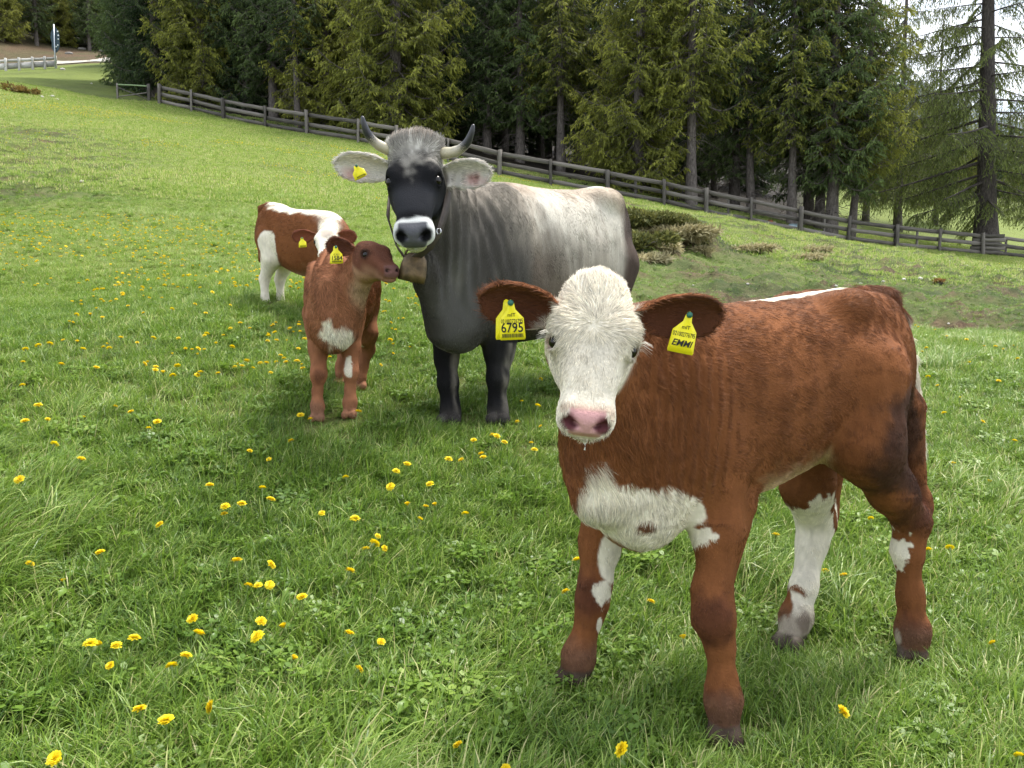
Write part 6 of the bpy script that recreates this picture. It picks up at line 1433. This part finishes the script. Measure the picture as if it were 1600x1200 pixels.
DPX = [(172, 1030), (150, 1020), (182, 1009), (142, 1014), (302, 975), (310, 1006), (268, 1038), (218, 1112), (330, 1110), (260, 1141), (290, 1028), (388, 911), (403, 908), (421, 913), (408, 976), (402, 1007), (444, 985), (458, 1029), (472, 938), (370, 885), (423, 886), (157, 867), (46, 877), (99, 905), (210, 1000), (87, 1196),
       (555, 820), (590, 831), (572, 861), (585, 859), (600, 852), (619, 739), (636, 734), (672, 761), (610, 768), (503, 798), (540, 743), (701, 723), (721, 720), (665, 785), (680, 792), (637, 796), (727, 805), (656, 806), (547, 902), (545, 991), (561, 1040), (595, 994), (790, 1190), (716, 1152), (972, 1187), (1068, 1005), (1315, 1127), (1593, 1168), (1017, 941), (884, 925), (902, 885), (1361, 808), (1484, 861), (1552, 998), (1545, 758), (1490, 722),
       (328, 763), (410, 763), (350, 799), (378, 793), (423, 786), (352, 798), (250, 820), (85, 700), (127, 727), (74, 651), (130, 648), (205, 645), (232, 665), (246, 668), (180, 630), (40, 668), (60, 640), (390, 700), (420, 712), (455, 690), (60, 545), (40, 550), (130, 552), (170, 545), (96, 575), (270, 590), (300, 545), (290, 550), (310, 547), (35, 600), (55, 450), (35, 445), (120, 495), (160, 497), (200, 478), (240, 530),
       (470, 658), (485, 657), (560, 648), (845, 590), (815, 622), (845, 660), (808, 657), (770, 685), (776, 690), (788, 693), (740, 690), (830, 690), (835, 705), (752, 715), (755, 720), (840, 640), (1420, 575), (1450, 590), (1500, 620), (1560, 600), (1535, 660), (1585, 690), (1475, 650), (1435, 735), (1465, 600), (1515, 570), (1590, 560), (1555, 545)]
def build_dandelions():
    rng = np.random.default_rng(31); D, my = dandelion_meshes(); n = 0; pos = []
    for u, v in DPX:
        k = int(rng.choice([0, 0, 1, 1, 2, 2, 2, 3])); q = ground_hit(u, v, D[k][2] * .85); pos.append((q[0], q[1], k))
    while len(pos) < 300:
        y = 2.4 + 6.5 * rng.random() ** 1.1; x = rng.uniform(-.66, .66) * y; 
        if fbm([[x * .9, y * .6]], 91, 2)[0] < .05 or (x > -.2 and rng.random() < .6) or rough_zone([x], [y])[0] > .3: continue
        for _ in range(int(rng.integers(1, 4))): pos.append((x + rng.normal(0, .07), y + rng.normal(0, .07), int(rng.choice([0, 1, 2, 2, 3]))))
    pos = pos[:300]
    order = sorted(range(300), key=lambda i: pos[i][1]); first = set(order[:60])
    how = {0: 'fully open yellow dandelion', 1: 'open yellow dandelion', 2: 'cupped yellow dandelion', 3: 'half closed dandelion bud'}
    def where(x, y):
        u = 800 + x / y * FPX; side = 'far left' if u < 230 else ('left of centre' if u < 560 else ('middle' if u < 860 else ('right of centre' if u < 1250 else 'far right')));
        dist = 'in the very nearest grass' if y < 1.8 else ('in the near grass' if y < 2.2 else ('just before the cattle' if y < 2.8 else ('level with the small calf' if y < 3.8 else ('a step behind the cow' if y < 5.5 else 'farther up the slope')))); return side, dist
    xy = np.array([q[:2] for q in pos])
    def alone(x, y):
        n_ = int((np.hypot(xy[:, 0] - x, xy[:, 1] - y) < .16 + .03 * y).sum()) - 1; return 'alone' if n_ == 0 else ('paired' if n_ == 1 else ('in a trio' if n_ == 2 else 'in a cluster'))
    for i in order:
        x, y, k = pos[i]; H = D[k][2]; z = gz1(x, y); s = rng.uniform(.62, 1.0); side, dist = where(x, y); side = side + ', ' + alone(x, y)
        r = link('dandelion', None, (x, y, z + H * s * 1.08), None, label='%s, %s, %s' % (how[k], dist, side), category='dandelion', group='dandelions in the meadow'); r.scale = (s, s, s); r.rotation_euler = (rng.normal(0, .34) + .10, rng.normal(0, .34), rng.uniform(0, 6.28))
        link('flower_head', D[k][0], (0, 0, 0), r); link('stem', D[k][1], (0, 0, 0), r)
    # the many small ones farther off, too many to count
    x, y = field_points(4, 34, 34, rng); p = np.c_[x, y]; u = 800 + x / y * FPX; w = fbm(p * .28, 95, 3) + .35 * fbm(p * .9, 96, 2); ok = (w > .08 + .20 * (u > 700) - .20 * (u < 480) * (y < 10)) & (y < fence_y(x) - 1) & ((rough_zone(x, y) < .3) | (rng.random(len(x)) < .1)); x, y = x[ok], y[ok]; n = len(x)
    gg = []
    for k in range(4):
        g = Geo(); g.V, g.F, g.C, g.n = list(D[k][3].V), list(D[k][3].F), list(D[k][3].C), D[k][3].n; gg.append(g.mesh('far_flower', my))
    scatter('dandelion_drift', gg, np.c_[x, y, gz(x, y) + .07 + .02 * (y > 15)], rng.integers(0, 4, n), np.c_[rng.normal(0, .25, n), rng.normal(0, .25, n), rng.uniform(0, 6.28, n)], rng.uniform(.65, 1.05, n), np.zeros(n), 'drift of tiny yellow dandelions over the upper meadow', 'dandelions')
# ------------------------------------------------------------------ put it all together
build_ground(); build_things(); build_fences(); build_trees(); build_grass(); build_dandelions()
calf_front(); cow(); calf_brown(); calf_back()
